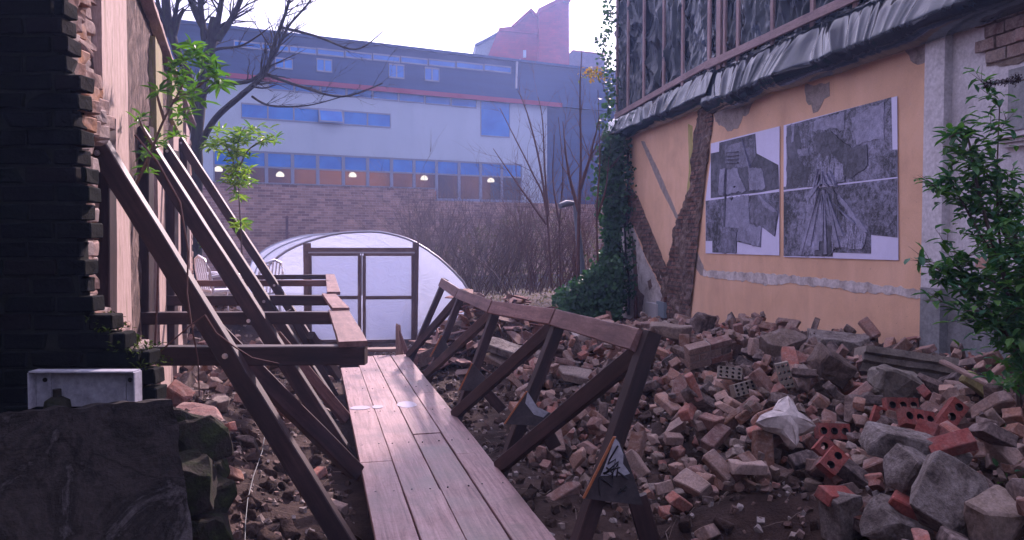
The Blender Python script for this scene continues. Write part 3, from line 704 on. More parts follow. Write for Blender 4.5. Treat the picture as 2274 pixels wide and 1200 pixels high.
# shored wall
lw = thing('shored_wall', 'ruined wall with strips of pale plaster and rough brown render held up by timber shores', 'wall', LW.M)
M_palestrip = patchy('pale_plaster_strip', [(.18, .15, .09), (.34, .24, .20), (.40, .285, .25), (.44, .32, .28), (.22, .17, .13)], 5, 35, .85, .6, .012, stretch=(2.4, 2.4, .4), var=1.3)
M_roughr = patchy('rough_brown_render', [(.03, .018, .014), (.085, .052, .042), (.17, .11, .088), (.32, .23, .195)], 9, 45, .95, 1.0, .06, stretch=(1.5, 1.5, .7))
M_yel = patchy('mossy_yellow_strip', [(.16, .15, .05), (.25, .22, .09), (.34, .26, .20)], 4, 35, .9, .4, stretch=(3, 3, .4))
sEnd = 9.9
def lwcore():
    mb = MB(); nx, nz = 160, 50; vs = []
    for j in range(nz+1):
        for i in range(nx+1):
            s = -.2+(sEnd+.2)*i/nx; z = -.5+3.95*j/nz; q = Vector((s, z, 0))
            vs.append((s, -.02-.025*noise.noise(q*3)-.018*noise.noise(q*11), z))
    mb.add(vs, [(j*(nx+1)+i, j*(nx+1)+i+1, (j+1)*(nx+1)+i+1, (j+1)*(nx+1)+i) for j in range(nz) for i in range(nx)], 0, True)
    mb.box((-.2, .02, -.5), (sEnd, .35, 3.4)); return mb.build('rough_render', M_roughr, lw, LW.M)
lwcore()
def strip(x0, x1, yt, yb, mat, lab=None):
    s0 = LW.hit(x0, 400)[0]; s1 = LW.hit(x1, 400)[0]; zt = 3.42 if yt is None else LW.hit((x0+x1)/2, yt)[1]; zb = -.3 if yb is None else LW.hit((x0+x1)/2, yb)[1]
    mb = MB(); mb.prism(rough_poly([(s0, zb), (s1, zb), (s1, zt), (s0, zt)], .018, .06, x0), -.07, -.01)
    o = mb.build('plaster_strip', mat, lw, LW.M)
    if lab: o['label'] = lab
strip(199, 261, None, None, M_palestrip); strip(331, 347, 110, 330, M_yel, 'greenish yellow stained strip'); strip(331, 362, 332, None, M_palestrip)
strip(371, 396, 190, 290, M_yel, 'greenish yellow stained strip'); strip(372, 388, 295, None, M_palestrip); strip(398, 402, 300, None, M_palestrip); strip(404, 412, 285, None, M_palestrip)
timber('coping_board', LW.w(-.1, -.08, 3.45), LW.w(sEnd+.3, -.08, 3.47), .10, .05, M_oldwood, lw, warp=.02, j=.008)
timber('coping_board', LW.w(-.1, .08, 3.50), LW.w(sEnd, .08, 3.52), .24, .03, M_shore, lw, j=.008)
mb = MB(); rnd = random.Random(3)     # ragged far end of the wall
for k in range(34):
    z = -.1+3.35*k/34; g = chunk((.3, .3, .1), 3, 200+k, .01, .01); o = (sEnd+rnd.uniform(-.1, .12), .1, z)
    mb.add([(p[0]+o[0], p[1]+o[1], p[2]+o[2]) for p in g[0]], g[1])
mb.build('broken_end', M_broke, lw, LW.M)

# unseen walls added beside and behind the viewer to shade the foreground
mb = MB(); mb.box((2.6, 0, -.8), (9, .4, 4.5)); mb.build('unseen_wall_return', M_dado, wt, RW.M)
mb = MB(); mb.box((1.9, .012, 4.0), (3.5, .43, 8.2)); mb.build('unseen_upper_return', M_dark, wt, RW.M)
mb = MB(); mb.add([(-3.0, 3.42, 0), (-3.0, -4.0, 0), (-3.3, -4.0, 0), (-3.3, 3.42, 0), (-3.0, 3.42, 6), (-3.0, -4.0, 6), (-3.3, -4.0, 6), (-3.3, 3.42, 6)], [(0,1,5,4),(1,2,6,5),(2,3,7,6),(3,0,4,7),(4,5,6,7)])
worldmesh(mb, 'unseen_side_return', M_near, pier)
mb = MB(); mb.box((-3.3, 3.31, 2.95), (-2.7, 3.6, 6)); mb.box((-3.3, 3.31, -.3), (-2.76, 3.6, 2.95)); worldmesh(mb, 'unseen_rear_return', M_near, pier)
mb = MB(); mb.box((-9, -6.4, -.5), (9, -6, 3.2)); o = worldmesh(mb, 'unseen_shade_wall', M_near, None, (0, -4.2, 0), kind='structure')

# ------------------------------------------------------------------ timber shoring (left of the boardwalk)
M_bolt = simple('galvanised_bolt', (.6, .6, .65), .3, 1)
sh = thing('timber_shoring', 'dark brown timber shoring frames with raking props against the ruined wall', 'timber shoring', px(780, 900, 6))
FY = [4.25, 6.3, 8.1, 10.4, 12.3]
def bolt(x, y, Y):
    p = px(x, y, Y); mb = MB(); mb.tube([p, p+Vector((0, -.02, 0))], .009, 8); mb.tube([p, p+Vector((0, -.008, 0))], .015, 10); worldmesh(mb, 'bolt', M_bolt, sh)
def tb(name, x0, y0, Y0, x1, y1, Y1, wd, ht, mat=M_shore, **k): return timber(name, px(x0, y0, Y0), px(x1, y1, Y1), wd, ht, mat, sh, **k)
V = Vector
# uprights on the wall
tb('post', 232, 262, 4.30, 236, 880, 4.30, .085, .085, up=V((0, 1, 0)))
tb('post', 318, 282, 6.35, 318, 860, 6.35, .13, .10, up=V((0, 1, 0)))
tb('post', 379, 335, 8.15, 379, 780, 8.15, .12, .10, up=V((0, 1, 0)))
tb('post', 409, 320, 10.45, 409, 740, 10.45, .11, .10, up=V((0, 1, 0)))
# rakers
tb('raker', 197, 290, 4.17, 800, 1262, 4.17, .07, .105); tb('raker', 303, 290, 6.22, 790, 1045, 6.22, .075, .115)
tb('raker', 363, 325, 8.02, 770, 945, 8.02, .075, .105); tb('raker', 398, 310, 10.3, 752, 852, 10.3, .075, .10)
# horizontal beams
tb('beam', 250, 790, 4.25, 813, 788, 4.25, .09, .10); tb('beam', 300, 707, 6.3, 745, 706, 6.3, .09, .095)
tb('beam', 365, 668, 8.1, 736, 667, 8.1, .09, .10); tb('beam', 400, 630, 10.4, 730, 629, 10.4, .08, .08, M_shore_red); tb('beam', 560, 616, 12.3, 735, 615, 12.3, .08, .07)
tb('short_block', 367, 650, 8.4, 392, 650, 8.4, .08, .04)
# braces down to the boardwalk
tb('strut', 474, 735, 4.35, 792, 1050, 5.25, .07, .105); tb('strut', 610, 745, 6.42, 768, 930, 7.0, .06, .095, M_shore_red)
tb('strut', 690, 745, 8.2, 752, 838, 8.8, .06, .09); tb('strut', 640, 690, 8.2, 745, 880, 8.4, .06, .07)
# rail board along the beam ends (three lengths)
tb('rail_board', 784, 764, 4.20, 752, 692, 6.28, .15, .03, M_shore_red, ch=.003)
tb('rail_board', 757, 688, 6.2, 730, 655, 8.1, .13, .03, M_shore_red, ch=.003); tb('rail_board', 741, 652, 8.0, 733, 611, 12.4, .13, .03, M_shore_red, ch=.003)
for b_ in ((216, 340, 4.12), (500, 791, 4.12), (314, 326, 6.17), (371, 336, 7.97), (402, 318, 10.25), (552, 713, 6.17), (586, 670, 7.97), (609, 634, 10.25)): bolt(*b_)

# ------------------------------------------------------------------ leaning handrail (right of the boardwalk)
hr = thing('leaning_handrail', 'outward leaning dark timber handrail with diagonal struts along the right of the boardwalk', 'handrail', px(1000, 930, 7))
feet = [(1262, 1232, 3.88), (1107, 1030, 5.45), (1010, 918, 7.05), (948, 829, 9.18), (908, 789, 10.6)]
tops = [(1447, 738, 4.0), (1252, 692, 5.56), (1108, 672, 7.14), (1030, 644, 9.28), (990, 620, 10.7)]
fp = [px(*f) for f in feet]; tp_ = [px(*t) for t in tops]
outv = V((.972, .236, 0))
for i in range(5): timber('post', fp[i]+V((0, 0, -.12))-(tp_[i]-fp[i])*.08, tp_[i], .075, .095, M_shore, hr, up=DD)
for i in range(4):
    a = tp_[i].lerp(fp[i], .10)+V((-.02, .03, 0)); b = fp[i+1]+V((-.0, -.1, .0)); timber('strut', a, b, .05, .095, M_shore, hr)
nrm = (tp_[1]-fp[1]).normalized().cross(DD).normalized()
lean = (tp_[1]-fp[1]).normalized()
for i in range(4):
    a = tp_[i]; b = tp_[i+1]; m_ = timber('rail', a-lean*.045-outv*.05+DD*.02, b-lean*.045-outv*.05-DD*.02, .035, .115, M_shore_red, hr, up=lean, ch=.004)
M_ply = patchy('stained_plywood', [(.03, .026, .028), (.06, .052, .055), (.10, .085, .085)], 4, 50, .75, .3); M_plyw = patchy('white_faced_board', [(.33, .34, .38), (.44, .45, .50)], 5, 40, .6, .3)
M_cutedge = patchy('orange_cut_edge', [(.32, .11, .04), (.42, .16, .07)], 8, 60, .7, .3); M_ink = simple('black_marker', (.01, .01, .012), .5)
Z2 = lambda x, y: (850+x/1.935, 580+y/1.935)
def plate(pts, Y, mat, name, parent, th=.018, y0=0):
    Y -= .085; F = Frame((0, Y, 0), (1, 0)); mb = MB(); mb.prism([F.hit(*Z2(*p)) for p in pts], y0, y0+th); return mb.build(name, mat, parent, F.M)
g1 = plate([(992,758),(1005,756),(1030,800),(1078,925),(1118,1050),(862,1020),(880,1000),(930,895)], 3.90, M_ply, 'gusset_plate', hr)
plate([(998,760),(1014,778),(1034,830),(1032,870),(1062,912),(1040,920),(936,922),(950,890)], 3.90, M_plyw, 'white_facing', g1, .003, -.004)
plate([(1001,756),(990,756),(858,1018),(868,1020)], 3.90, M_cutedge, 'cut_edge', g1, .016, -.006)
F = Frame((0, 3.815, 0), (1, 0))
def scrib(pts, r=.0045):
    mb = MB(); mb.tube([(F.hit(*Z2(*p))[0], -.006, F.hit(*Z2(*p))[1]) for p in pts], r, 5); mb.build('graffiti_stroke', M_ink, g1, F.M)
scrib([(1010,792),(975,850),(965,872),(1000,850),(992,890),(950,915),(1012,860),(1005,925)]); scrib([(930,925),(985,970),(988,910),(960,885)]); scrib([(1010,905),(1052,935)]); scrib([(1010,870),(980,920),(945,910),(1020,885)], .003)
scrib([(1010,1000),(1048,965)], .006); scrib([(1020,975),(1045,985)], .004); scrib([(925,935),(935,1010)], .002)
timber('outer_leg', px(*Z2(1090, 1010), 3.93), px(*Z2(1165, 1260), 3.93), .05, .10, M_shore, hr)
def dplate(pts, Y, white=None):
    g = plate(pts, Y, M_ply, 'gusset_plate', hr, .016)
    if white: plate(white, Y, M_plyw, 'white_facing', g, .003, -.004)
    e0, e1 = pts[0], pts[-1]; plate([(e0[0]+2, e0[1]), (e0[0]-5, e0[1]), (e1[0]-5, e1[1]), (e1[0]+3, e1[1])], Y, M_cutedge, 'cut_edge', g, .014, -.005)
dplate([(620,560),(668,630),(722,655),(690,710),(524,700)], 5.38, [(622,562),(664,628),(712,650),(690,672),(650,660),(612,610)])
dplate([(385,440),(440,500),(425,560),(330,555)], 6.98); dplate([(255,320),(290,385),(275,415),(205,412)], 9.1)
timber('outer_leg', px(*Z2(680, 690), 5.42), px(*Z2(740, 800), 5.42), .05, .09, M_shore, hr); timber('outer_leg', px(*Z2(430, 545), 7.0), px(*Z2(515, 640), 7.0), .05, .09, M_shore, hr)

# ------------------------------------------------------------------ boardwalk
bwk = thing('boardwalk', 'walkway of four rows of pinkish worn scaffold boards leading to the polytunnel', 'boardwalk', DK0)
rowsplits = [[-3.0, 1.85, 4.6, 6.05], [-3.0, 2.95, 6.85], [-3.0, .55, 3.9, 6.9], [-3.0, 1.15, 4.0, 6.9]]
rowsplits = [[-3.0, 1.62, 5.85], [-3.0, .9, 6.75], [-3.0, 2.35, 5.1, 6.8], [-3.0, 1.7, 4.05, 6.8]]
bw_ = .2195; gap = .006
rnd = random.Random(5)
for r in range(4):
    u = -.894+(r+.5)*.2235
    for a, b in zip(rowsplits[r], rowsplits[r][1:]):
        dz = rnd.uniform(-.003, .003); du = rnd.uniform(-.002, .002)
        p0 = DK0+DP*(u+du)+DD*(a+.004)+V((0, 0, -.019+dz)); p1 = DK0+DP*(u+du)+DD*(b-.004)+V((0, 0, -.019+dz+rnd.uniform(-.002, .002)))
        timber('plank', p0, p1, bw_-rnd.uniform(0, .005), .038, M_deck, bwk, j=.0018, ch=.004, ragged=.006)
for v in [-2.5+1.15*i for i in range(9)]:
    timber('bearer', DK0+DP*-.88+DD*v+V((0, 0, -.09)), DK0+DP*-.02+DD*v+V((0, 0, -.09)), .07, .095, M_shore, bwk)
timber('end_plank', px(812, 777, 10.95), px(885, 776, 11.0), .2, .04, M_oldwood, bwk, up=V((0, 0, 1)))
M_pud = simple('painted_wet_sheen', (.62, .58, .64), .12)  # painted sheen: pale base stands in for sky reflected in the water
M_nail = simple('nail_head', (.05, .04, .04), .5, .6)
rndn = random.Random(12); mb = MB()
for v in [-2.5+1.15*i for i in range(9)]:
    for r in range(4):
        for q in (-.06, .06):
            p = DK0+DP*(-.894+(r+.5)*.2235+q+rndn.uniform(-.01, .01))+DD*(v+rndn.uniform(-.02, .02)); mb.tube([p+V((0, 0, -.006)), p+V((0, 0, .0035))], .006, 6)
nl = worldmesh(mb, 'nail_heads', M_nail, bwk)
def puddle(cx_, cy_, rx, ry, lab):
    c = px(cx_, cy_, EYE*FPX/(cy_-HORZ)*1.0); mb = MB(); vs = [(0, 0, .0)]
    for k in range(28):
        a = 6.283*k/28; q = 1+.15*noise.noise(Vector((math.cos(a), math.sin(a), cx_))*1.5); vs.append((rx*q*math.cos(a), ry*q*math.sin(a), 0))
    mb.add(vs, [(0, 1+k, 1+(k+1) % 28) for k in range(28)]); o = mb.build('puddle', M_pud, None, Matrix.Translation((c.x, c.y, .0045)) @ Matrix.Rotation(.2, 4, 'Z')); tag(o, lab, 'puddle')
puddle(903, 902, .085, .15, 'bright oval puddle on the third row of boards'); puddle(800, 909, .09, .08, 'pale wet streak at the left edge of the boards'); puddle(838, 907, .05, .07, 'small damp spot between the two larger puddles on the boards')

# ------------------------------------------------------------------ polytunnel
def film_mat():
    m = NT('polythene'); t = m.t; a = m.noise(3, 5, .6); c = m.noise(2.2, 6, .6, stretch=(1, 1, 1.8), dist=1.5)
    tl = m.n('BsdfTranslucent'); tl.inputs[0].default_value = (.76, .82, 1.0, 1); df = m.n('BsdfDiffuse'); df.inputs[0].default_value = (.52, .57, .74, 1)
    gl = m.n('BsdfGlossy'); gl.inputs['Roughness'].default_value = .22; gl.inputs[0].default_value = (.9, .9, .95, 1); tr = m.n('BsdfTransparent')
    m1 = m.n('MixShader'); m1.inputs[0].default_value = .25; m.l(tl.outputs[0], m1.inputs[1]); m.l(df.outputs[0], m1.inputs[2])
    m2 = m.n('MixShader'); m2.inputs[0].default_value = .22; m.l(m1.outputs[0], m2.inputs[1]); m.l(gl.outputs[0], m2.inputs[2])
    m3 = m.n('MixShader'); m3.inputs[0].default_value = .46; m.l(m2.outputs[0], m3.inputs[1]); m.l(tr.outputs[0], m3.inputs[2])
    b = m.n('Bump'); b.inputs['Strength'].default_value = .6; b.inputs['Distance'].default_value = .09; m.l(c, b.inputs['Height'])
    for nd in (tl, df, gl): m.l(b.outputs[0], nd.inputs['Normal'])
    m.l(m3.outputs[0], m.out.inputs[0]); return m.mat
M_film = film_mat(); M_tdoor = wood('tunnel_timber', [(.10, .065, .06), (.17, .11, .10), (.24, .16, .145)], .7)
PT = Frame((px(808, 600, 14).x, 14, 0), (1, .06))
pt = thing('polytunnel', 'polytunnel of clear polythene on hoops with timber double doors', 'polytunnel', PT.w(0, 0, -.25))
Z1 = lambda x, y: (570+x/2.728, 480+y/2.728)
hoop = [(30,760),(20,560),(28,400),(60,312),(120,255),(180,212),(240,182),(300,158),(370,135),(450,114),(520,103),(600,97),(680,95),(740,97),(800,107),(850,119),(910,138),(960,160),(1030,202),(1100,252),(1150,295),(1200,343),(1250,398),(1290,462),(1320,560),(1328,760)]
hp = [PT.hit(*Z1(*q)) for q in hoop]
AX = Vector((-.30, 1)).normalized()*5.5          # skewed axis of the tunnel in local x,y
def hoopat(t, sc=1.0): return [(x+AX.x*t, AX.y*t, z) for x, z in hp]
mb = MB(); n = len(hp); K = 9
vs = []
for k in range(K):
    t = k/(K-1); sag = 0
    cxm = sum(x for x, z in hp)/n
    for x, z in hp: vs.append((cxm+(x-cxm)*(1-sag*.6)+AX.x*t, AX.y*t, z*(1-sag*.3)))
mb.add(vs, [(k*n+i, k*n+i+1, (k+1)*n+i+1, (k+1)*n+i) for k in range(K-1) for i in range(n-1)], 0, True); mb.build('cover', M_film, pt, PT.M)
M_steel = simple('galvanised_hoop', (.35, .35, .40), .4, .7)
for t in (0, .5, 1):
    mb = MB(); mb.tube(hoopat(t), .022 if t == 0 else .018, 6); mb.build('hoop', M_steel, pt, PT.M)
mb = MB(); poly = hp; mb.prism(poly, .012, .014); fl = mb.build('end_film', M_film, pt, PT.M)
mb = MB(); mb.prism([(x+AX.x, z) for x, z in poly], AX.y-.004, AX.y); mb.build('end_film', M_film, pt, PT.M)
def pbar(x0, y0, x1, y1, wd, name, parent, yo=-.03, th=.045, mat=M_tdoor):
    a = PT.hit(*Z1(x0, y0)); b = PT.hit(*Z1(x1, y1)); return timber(name, PT.w(a[0], yo, a[1]), PT.w(b[0], yo, b[1]), wd, th, mat, parent, up=-PT.n, j=.002)
S1 = 14/1800/2.728
pbar(307, 165, 315, 770, .13, 'door_post', pt); pbar(965, 160, 955, 770, .11, 'door_post', pt)
pbar(316, 207, 958, 207, .085, 'header', pt, -.035); mbh = pbar(316, 222, 958, 223, .03, 'header_strip', pt, -.05, .03, M_steel)
for (xa, xb, lab) in ((328, 622, 'left'), (654, 945, 'right')):
    c = PT.hit(*Z1((xa+xb)/2, 500)); fr = pbar(xa, 240, xa, 752, .05 if lab == 'left' else .055, 'door', pt, -.055, .035)
    pbar(xb+4, 238, xb+4, 752, .06, 'door_stile', fr, -.055, .035)
    pbar(xa-4, 234, xb+8, 234, .05, 'door_rail', fr, -.053, .03); pbar(xa-4, 494, xb+8, 492, .06, 'door_rail', fr, -.053, .03); pbar(xa-4, 758, xb+8, 752, .05, 'door_rail', fr, -.053, .03)
    mb = MB(); a = PT.hit(*Z1(xa+8, 742)); b = PT.hit(*Z1(xb-4, 246)); mb.box((a[0], -.050, a[1]), (b[0], -.047, b[1])); mb.build('door_film', M_film, fr, PT.M)
a = PT.hit(*Z1(640, 226)); b = PT.hit(*Z1(640, 480)); mb = MB(); mb.tube([PT.w(a[0], -.085, a[1]), PT.w(b[0], -.085, b[1])], .01, 6); worldmesh(mb, 'bolt_rod', M_steel, pt)
pbar(650, 790, 935, 785, .10, 'threshold', pt, -.4, .05)

# ------------------------------------------------------------------ far building
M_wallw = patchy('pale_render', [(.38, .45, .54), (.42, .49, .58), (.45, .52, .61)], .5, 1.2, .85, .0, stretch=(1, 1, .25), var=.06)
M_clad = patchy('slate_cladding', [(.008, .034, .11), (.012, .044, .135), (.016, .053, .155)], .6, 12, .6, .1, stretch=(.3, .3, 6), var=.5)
M_wf = simple('window_frame_grey', (.20, .22, .30), .5, .2); M_redf = simple('red_fascia', (.26, .008, .035), .5)
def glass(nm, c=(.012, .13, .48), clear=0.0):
    m = NT(nm); m.col(m.mix(m.ramp(m.noise(.45, 4, .6, dist=1), [(.42, 0), (.62, 1)]), c, (c[0]*1.2+.01, c[1]*1.5, c[2]*1.25))); m.rough(.06); m.b.inputs['Specular IOR Level'].default_value = .5; m.bump(m.noise(.9, 2, .5), .06, .05)  # tint and noise paint sky and cloud reflections into the base colour
    if clear:
        tr = m.n('BsdfTransparent'); tr.inputs[0].default_value = (.72, .74, .8, 1); ms = m.n('MixShader'); ms.inputs[0].default_value = clear
        m.l(m.b.outputs[0], ms.inputs[1]); m.l(tr.outputs[0], ms.inputs[2]); m.l(ms.outputs[0], m.out.inputs[0])
    return m.mat
M_gl = glass('painted_sky_glass'); M_gl2 = glass('clear_glass', (.05, .06, .09), .72)
def roommat():
    m = NT('self_glowing_room'); c = m.ramp(m.noise(.22, 3, .6, stretch=(1, 1, .4)), [(.38, (.10, .06, .07)), (.5, (.25, .10, .05)), (.62, (.62, .25, .06))]); m.col(c); m.rough(.9)
    m.l(c, m.b.inputs['Emission Color']); m.b.inputs['Emission Strength'].default_value = .35; return m.mat  # room surfaces glow orange themselves, standing in for lamplight
M_room = roommat()
bbt = thing('white_building', 'long white rendered building with slate grey top storey and strips of windows', 'building', BB.M)
def H(x, y): return BB.hit(x, y)
def line_y(x, xa, ya, xb, yb): return ya+(yb-ya)*(x-xa)/(xb-xa)
xl, xr = H(300, 300)[0], H(1215, 300)[0]; ztop = H(800, 96)[1]; zred = H(850, 200)[1]; zbr = -1.2
b0 = H(473, 335); b1 = H(1160, 365); zb_t = H(800, 347)[1]; zb_b = H(700, 413)[1]; zb_b2 = H(1060, 446)[1]; ztr = H(800, 380)[1]
sa, sm, sb = b0[0], H(966, 400)[0], b1[0]
mb = MB()    # white wall with the long window band left open
mb.box((xl, 0, zb_t), (xr, .4, zred)); mb.box((xl, 0, zbr), (sa, .4, zb_t)); mb.box((sb, 0, zbr), (xr, .4, zb_t))
mb.box((sa, 0, zbr), (sm, .4, zb_b)); mb.box((sm, 0, zbr), (sb, .4, zb_b2)); mb.build('white_wall', M_wallw, bbt, BB.M)
mb = MB(); mb.box((xr+.02, .6, zbr), (xr+9, 1.2, ztop-.6)); mb.build('side_block', M_clad, bbt, BB.M)
mb = MB(); mb.box((xl, .25, zred+.004), (xr+9, 9, ztop)); mb.build('top_storey', M_clad, bbt, BB.M)
mb = MB(); mb.box((xl, -.25, zred-.10), (xr+.8, .35, zred+.0)); mb.box((xl, .0, ztop), (xr+9, .4, ztop+.12)); r_ = mb.build('roof_edge', M_clad, bbt, BB.M)
mb = MB(); mb.box((H(500, 168)[0], -.29, zred-.13), (xr+.8, -.255, zred+.10)); mb.build('red_fascia', M_redf, bbt, BB.M)
mb = MB(); mb.box((xl, 9, zbr), (xr+9, 9.3, ztop-.1)); mb.build('rear_wall', M_wallw, bbt, BB.M)
def window(x0, yt, x1, yb, n=1, split=None, pane=M_gl, y=-.03, fw=.07, name='window', parent=None):
    s0, z1 = H(x0, yt); s1 = H(x1, yt)[0]; z0 = H(x0, yb)[1]
    if z0 > z1: z0, z1 = z1, z0
    mb = MB(); mb.box((s0, y, z0), (s1, y+.06, z0+fw)); mb.box((s0, y, z1-fw), (s1, y+.06, z1))
    for i in range(n+1):
        s = s0+(s1-s0)*i/n; a = max(s0, s-fw/2); b = min(s1, s+fw/2); mb.box((a, y+.002, z0+fw), (b, y+.058, z1-fw))
    f = mb.build(name, M_wf, bbt, BB.M)
    mb = MB(); mb.box((s0+.03, y+.022, z0+.03), (s1-.03, y+.035, z1-.03)); mb.build('pane', pane, f, BB.M); return f
for k in range(10):   # clerestory
    x0 = 520+k*62; window(x0+1, 103+(x0-690)*.096, x0+61, 119+(x0-690)*.096, 1, y=.19)
for (a, b, c, d) in ((613, 125, 652, 150), (705, 127, 740, 157), (866, 139, 901, 171), (946, 147, 979, 178)): window(a, b, c, d, 2, y=.19)
for k in range(8):
    x0 = 595+k*58; y0 = line_y(x0, 650, 184, 1065, 222); window(x0+1, y0, x0+57, y0+21, 1, y=-.03)
window(1067, 222, 1132, 303, 1); window(535, 228, 867, 263, 6)
s0, z1 = H(706, 240); s1 = H(760, 240)[0]; z0 = H(706, 272)[1]
mb = MB(); mb.add([(s0, -.05, z1), (s1, -.05, z1), (s1, -.3, z0), (s0, -.3, z0)], [(3, 2, 1, 0)]); f = mb.build('open_casement', M_wf, bbt, BB.M)
mb = MB(); mb.add([(s0+.07, -.07, z1-.06), (s1-.07, -.07, z1-.06), (s1-.07, -.29, z0+.07), (s0+.07, -.29, z0+.07)], [(3, 2, 1, 0)]); mb.build('pane', M_gl, f, BB.M)
# long band: upper lights with painted sky reflection, clear lower lights, a room behind
mb = MB(); mb.box((sa-.02, .42, zb_b2-.3), (sb+.02, .5, zb_b2-.28)); mb.box((sa-.5, 5, zb_b2-.5), (sb+.5, 5.2, zb_t+.3)); mb.box((sa-.5, .41, zb_t+.05), (sb+.5, 5, zb_t+.2)); mb.box((sa-.5, .41, zb_b2-.5), (sb+.5, 5, zb_b2-.35)); mb.build('room', M_room, bbt, BB.M)
verts_x = [473, 535, 592, 650, 706, 763, 817, 870, 920, 970, 1020, 1068, 1115, 1160]
for a, b in zip(verts_x, verts_x[1:]):
    s0 = H(a, 380)[0]; s1 = H(b, 380)[0]; zb_ = zb_b if a < 965 else zb_b2; fw = .08
    mb = MB(); mb.box((s0, .02, zb_), (s0+fw, .1, zb_t)); mb.box((s1-fw, .02, zb_), (s1, .1, zb_t)); mb.box((s0+fw, .022, zb_t-fw), (s1-fw, .098, zb_t)); mb.box((s0+fw, .022, ztr-fw/2), (s1-fw, .098, ztr+fw/2)); mb.box((s0+fw, .022, zb_), (s1-fw, .098, zb_+fw))
    f = mb.build('window', M_wf, bbt, BB.M)
    mb = MB(); mb.box((s0+fw-.01, .05, ztr+.03), (s1-fw+.01, .06, zb_t-fw+.01)); mb.build('upper_pane', M_gl, f, BB.M)
    mb = MB(); mb.box((s0+fw-.01, .05, zb_+fw-.01), (s1-fw+.01, .06, ztr-.03)); mb.build('lower_pane', M_gl2, f, BB.M)
mb = MB(); mb.box((sa-.05, -.12, zb_b-.08), (sm, .02, zb_b-.002)); mb.box((sm, -.12, zb_b2-.08), (sb+.05, .02, zb_b2-.002)); mb.build('sill', M_wf, bbt, BB.M)
M_lamp = simple('lit_lampshade', (.9, .8, .6), .5, 0, (1, .86, .62), 2.2); M_shade = simple('lamp_fitting', (.3, .3, .3), .4, .5)
for i, (x, y) in enumerate(((485, 375), (622, 387), (783, 388), (942, 395), (1090, 400))):
    s, z = BB.hit(x, y, 1.0); t = thing('pendant_lamp', 'lit dome ceiling lamp seen through the long window, %s from the left' % ['first', 'second', 'third', 'fourth', 'fifth'][i], 'lamp', BB.w(s, 1, z), 'lamps inside the long window')
    mb = MB(); mb.tube([(s, 1, z+.12), (s, 1, z+.05), (s, 1, z-.04), (s, 1, z-.12)], [.05, .15, .20, .18], 14); mb.build('shade', M_lamp, t, BB.M)
    mb = MB(); mb.tube([(s, 1, z+.12), (s, 1, zb_t+.06)], .015, 5); mb.build('flex', M_shade, t, BB.M)
mb = MB(); a = H(1150, 135); b = H(1150, 196); mb.tube([(a[0]+.25, .2, a[1]+.1), (a[0], .1, a[1]), (a[0]-.05, .1, b[1])], .06, 8); mb.build('downpipe', simple('white_pipe', (.5, .5, .55), .4), bbt, BB.M)
a = H(958, 100); b = H(1065, 100); mb = MB(); mb.box((a[0], 1.5, ztop+.12), (b[0], 3, ztop+.42)); mb.build('roof_plant_screen', M_clad, bbt, BB.M)

# brick boundary wall in front of the building
def brick_mat(name, c1, c2, mortar, scale=1.0, w_=.225, h_=.075, dk=True):
    m = NT(name); s = m.n('SeparateXYZ'); m.l(m.tc.outputs['Object'], s.inputs[0]); c = m.n('CombineXYZ'); m.l(s.outputs[0], c.inputs[0]); m.l(s.outputs[2], c.inputs[1])
    b = m.n('TexBrick'); m.l(c.outputs[0], b.inputs['Vector']); b.inputs['Scale'].default_value = scale; b.inputs['Brick Width'].default_value = w_; b.inputs['Row Height'].default_value = h_; b.inputs['Mortar Size'].default_value = .006
    b.inputs['Color1'].default_value = (*c1, 1); b.inputs['Color2'].default_value = (*c2, 1); b.inputs['Mortar'].default_value = (*mortar, 1)
    a = m.noise(.9, 7, .7); f = m.noise(14, 4, .8, stretch=(1, 1, 3))
    k = m.mix(1.0, b.outputs['Color'], m.ramp(a, [(.3, .65), (.7, 1.25)]), 'MULTIPLY')
    k = m.mix(m.ramp(f, [(.64, 0), (.68, .85)]), k, (.05, .045, .06)); m.col(k); m.rough(.9); m.bump(b.outputs['Fac'], -.3, .01); return m.mat
M_bw = brick_mat('boundary_brick', (.19, .095, .07), (.42, .25, .185), (.44, .35, .32), w_=.36, h_=.12)
BW = Frame(tuple(BB.w(0, -.9, 0)), (1.924, 1)); bwt = thing('boundary_wall', 'long weathered brown brick wall below the building windows', 'wall', BW.M)
za = BW.hit(700, 413)[1]; zc = BW.hit(1060, 448)[1]; mb = MB(); mb.box((BW.hit(446, 450)[0], 0, -1.3), (BW.hit(966, 450)[0], .5, za)); mb.box((BW.hit(966, 450)[0], 0, -1.3), (BW.hit(1500, 450)[0], .5, zc)); mb.build('brickwork', M_bw, bwt, BW.M)
mb = MB(); mb.box((BW.hit(446, 450)[0], -.03, za), (BW.hit(966, 450)[0], .53, za+.05)); mb.build('coping', M_conc, bwt, BW.M)
mb = MB(); s_ = BW.hit(636, 520)[0]; mb.box((s_-.02, -.05, .2), (s_+.08, -.002, BW.hit(636, 480)[1])); mb.build('stay', M_pipe, bwt, BW.M)

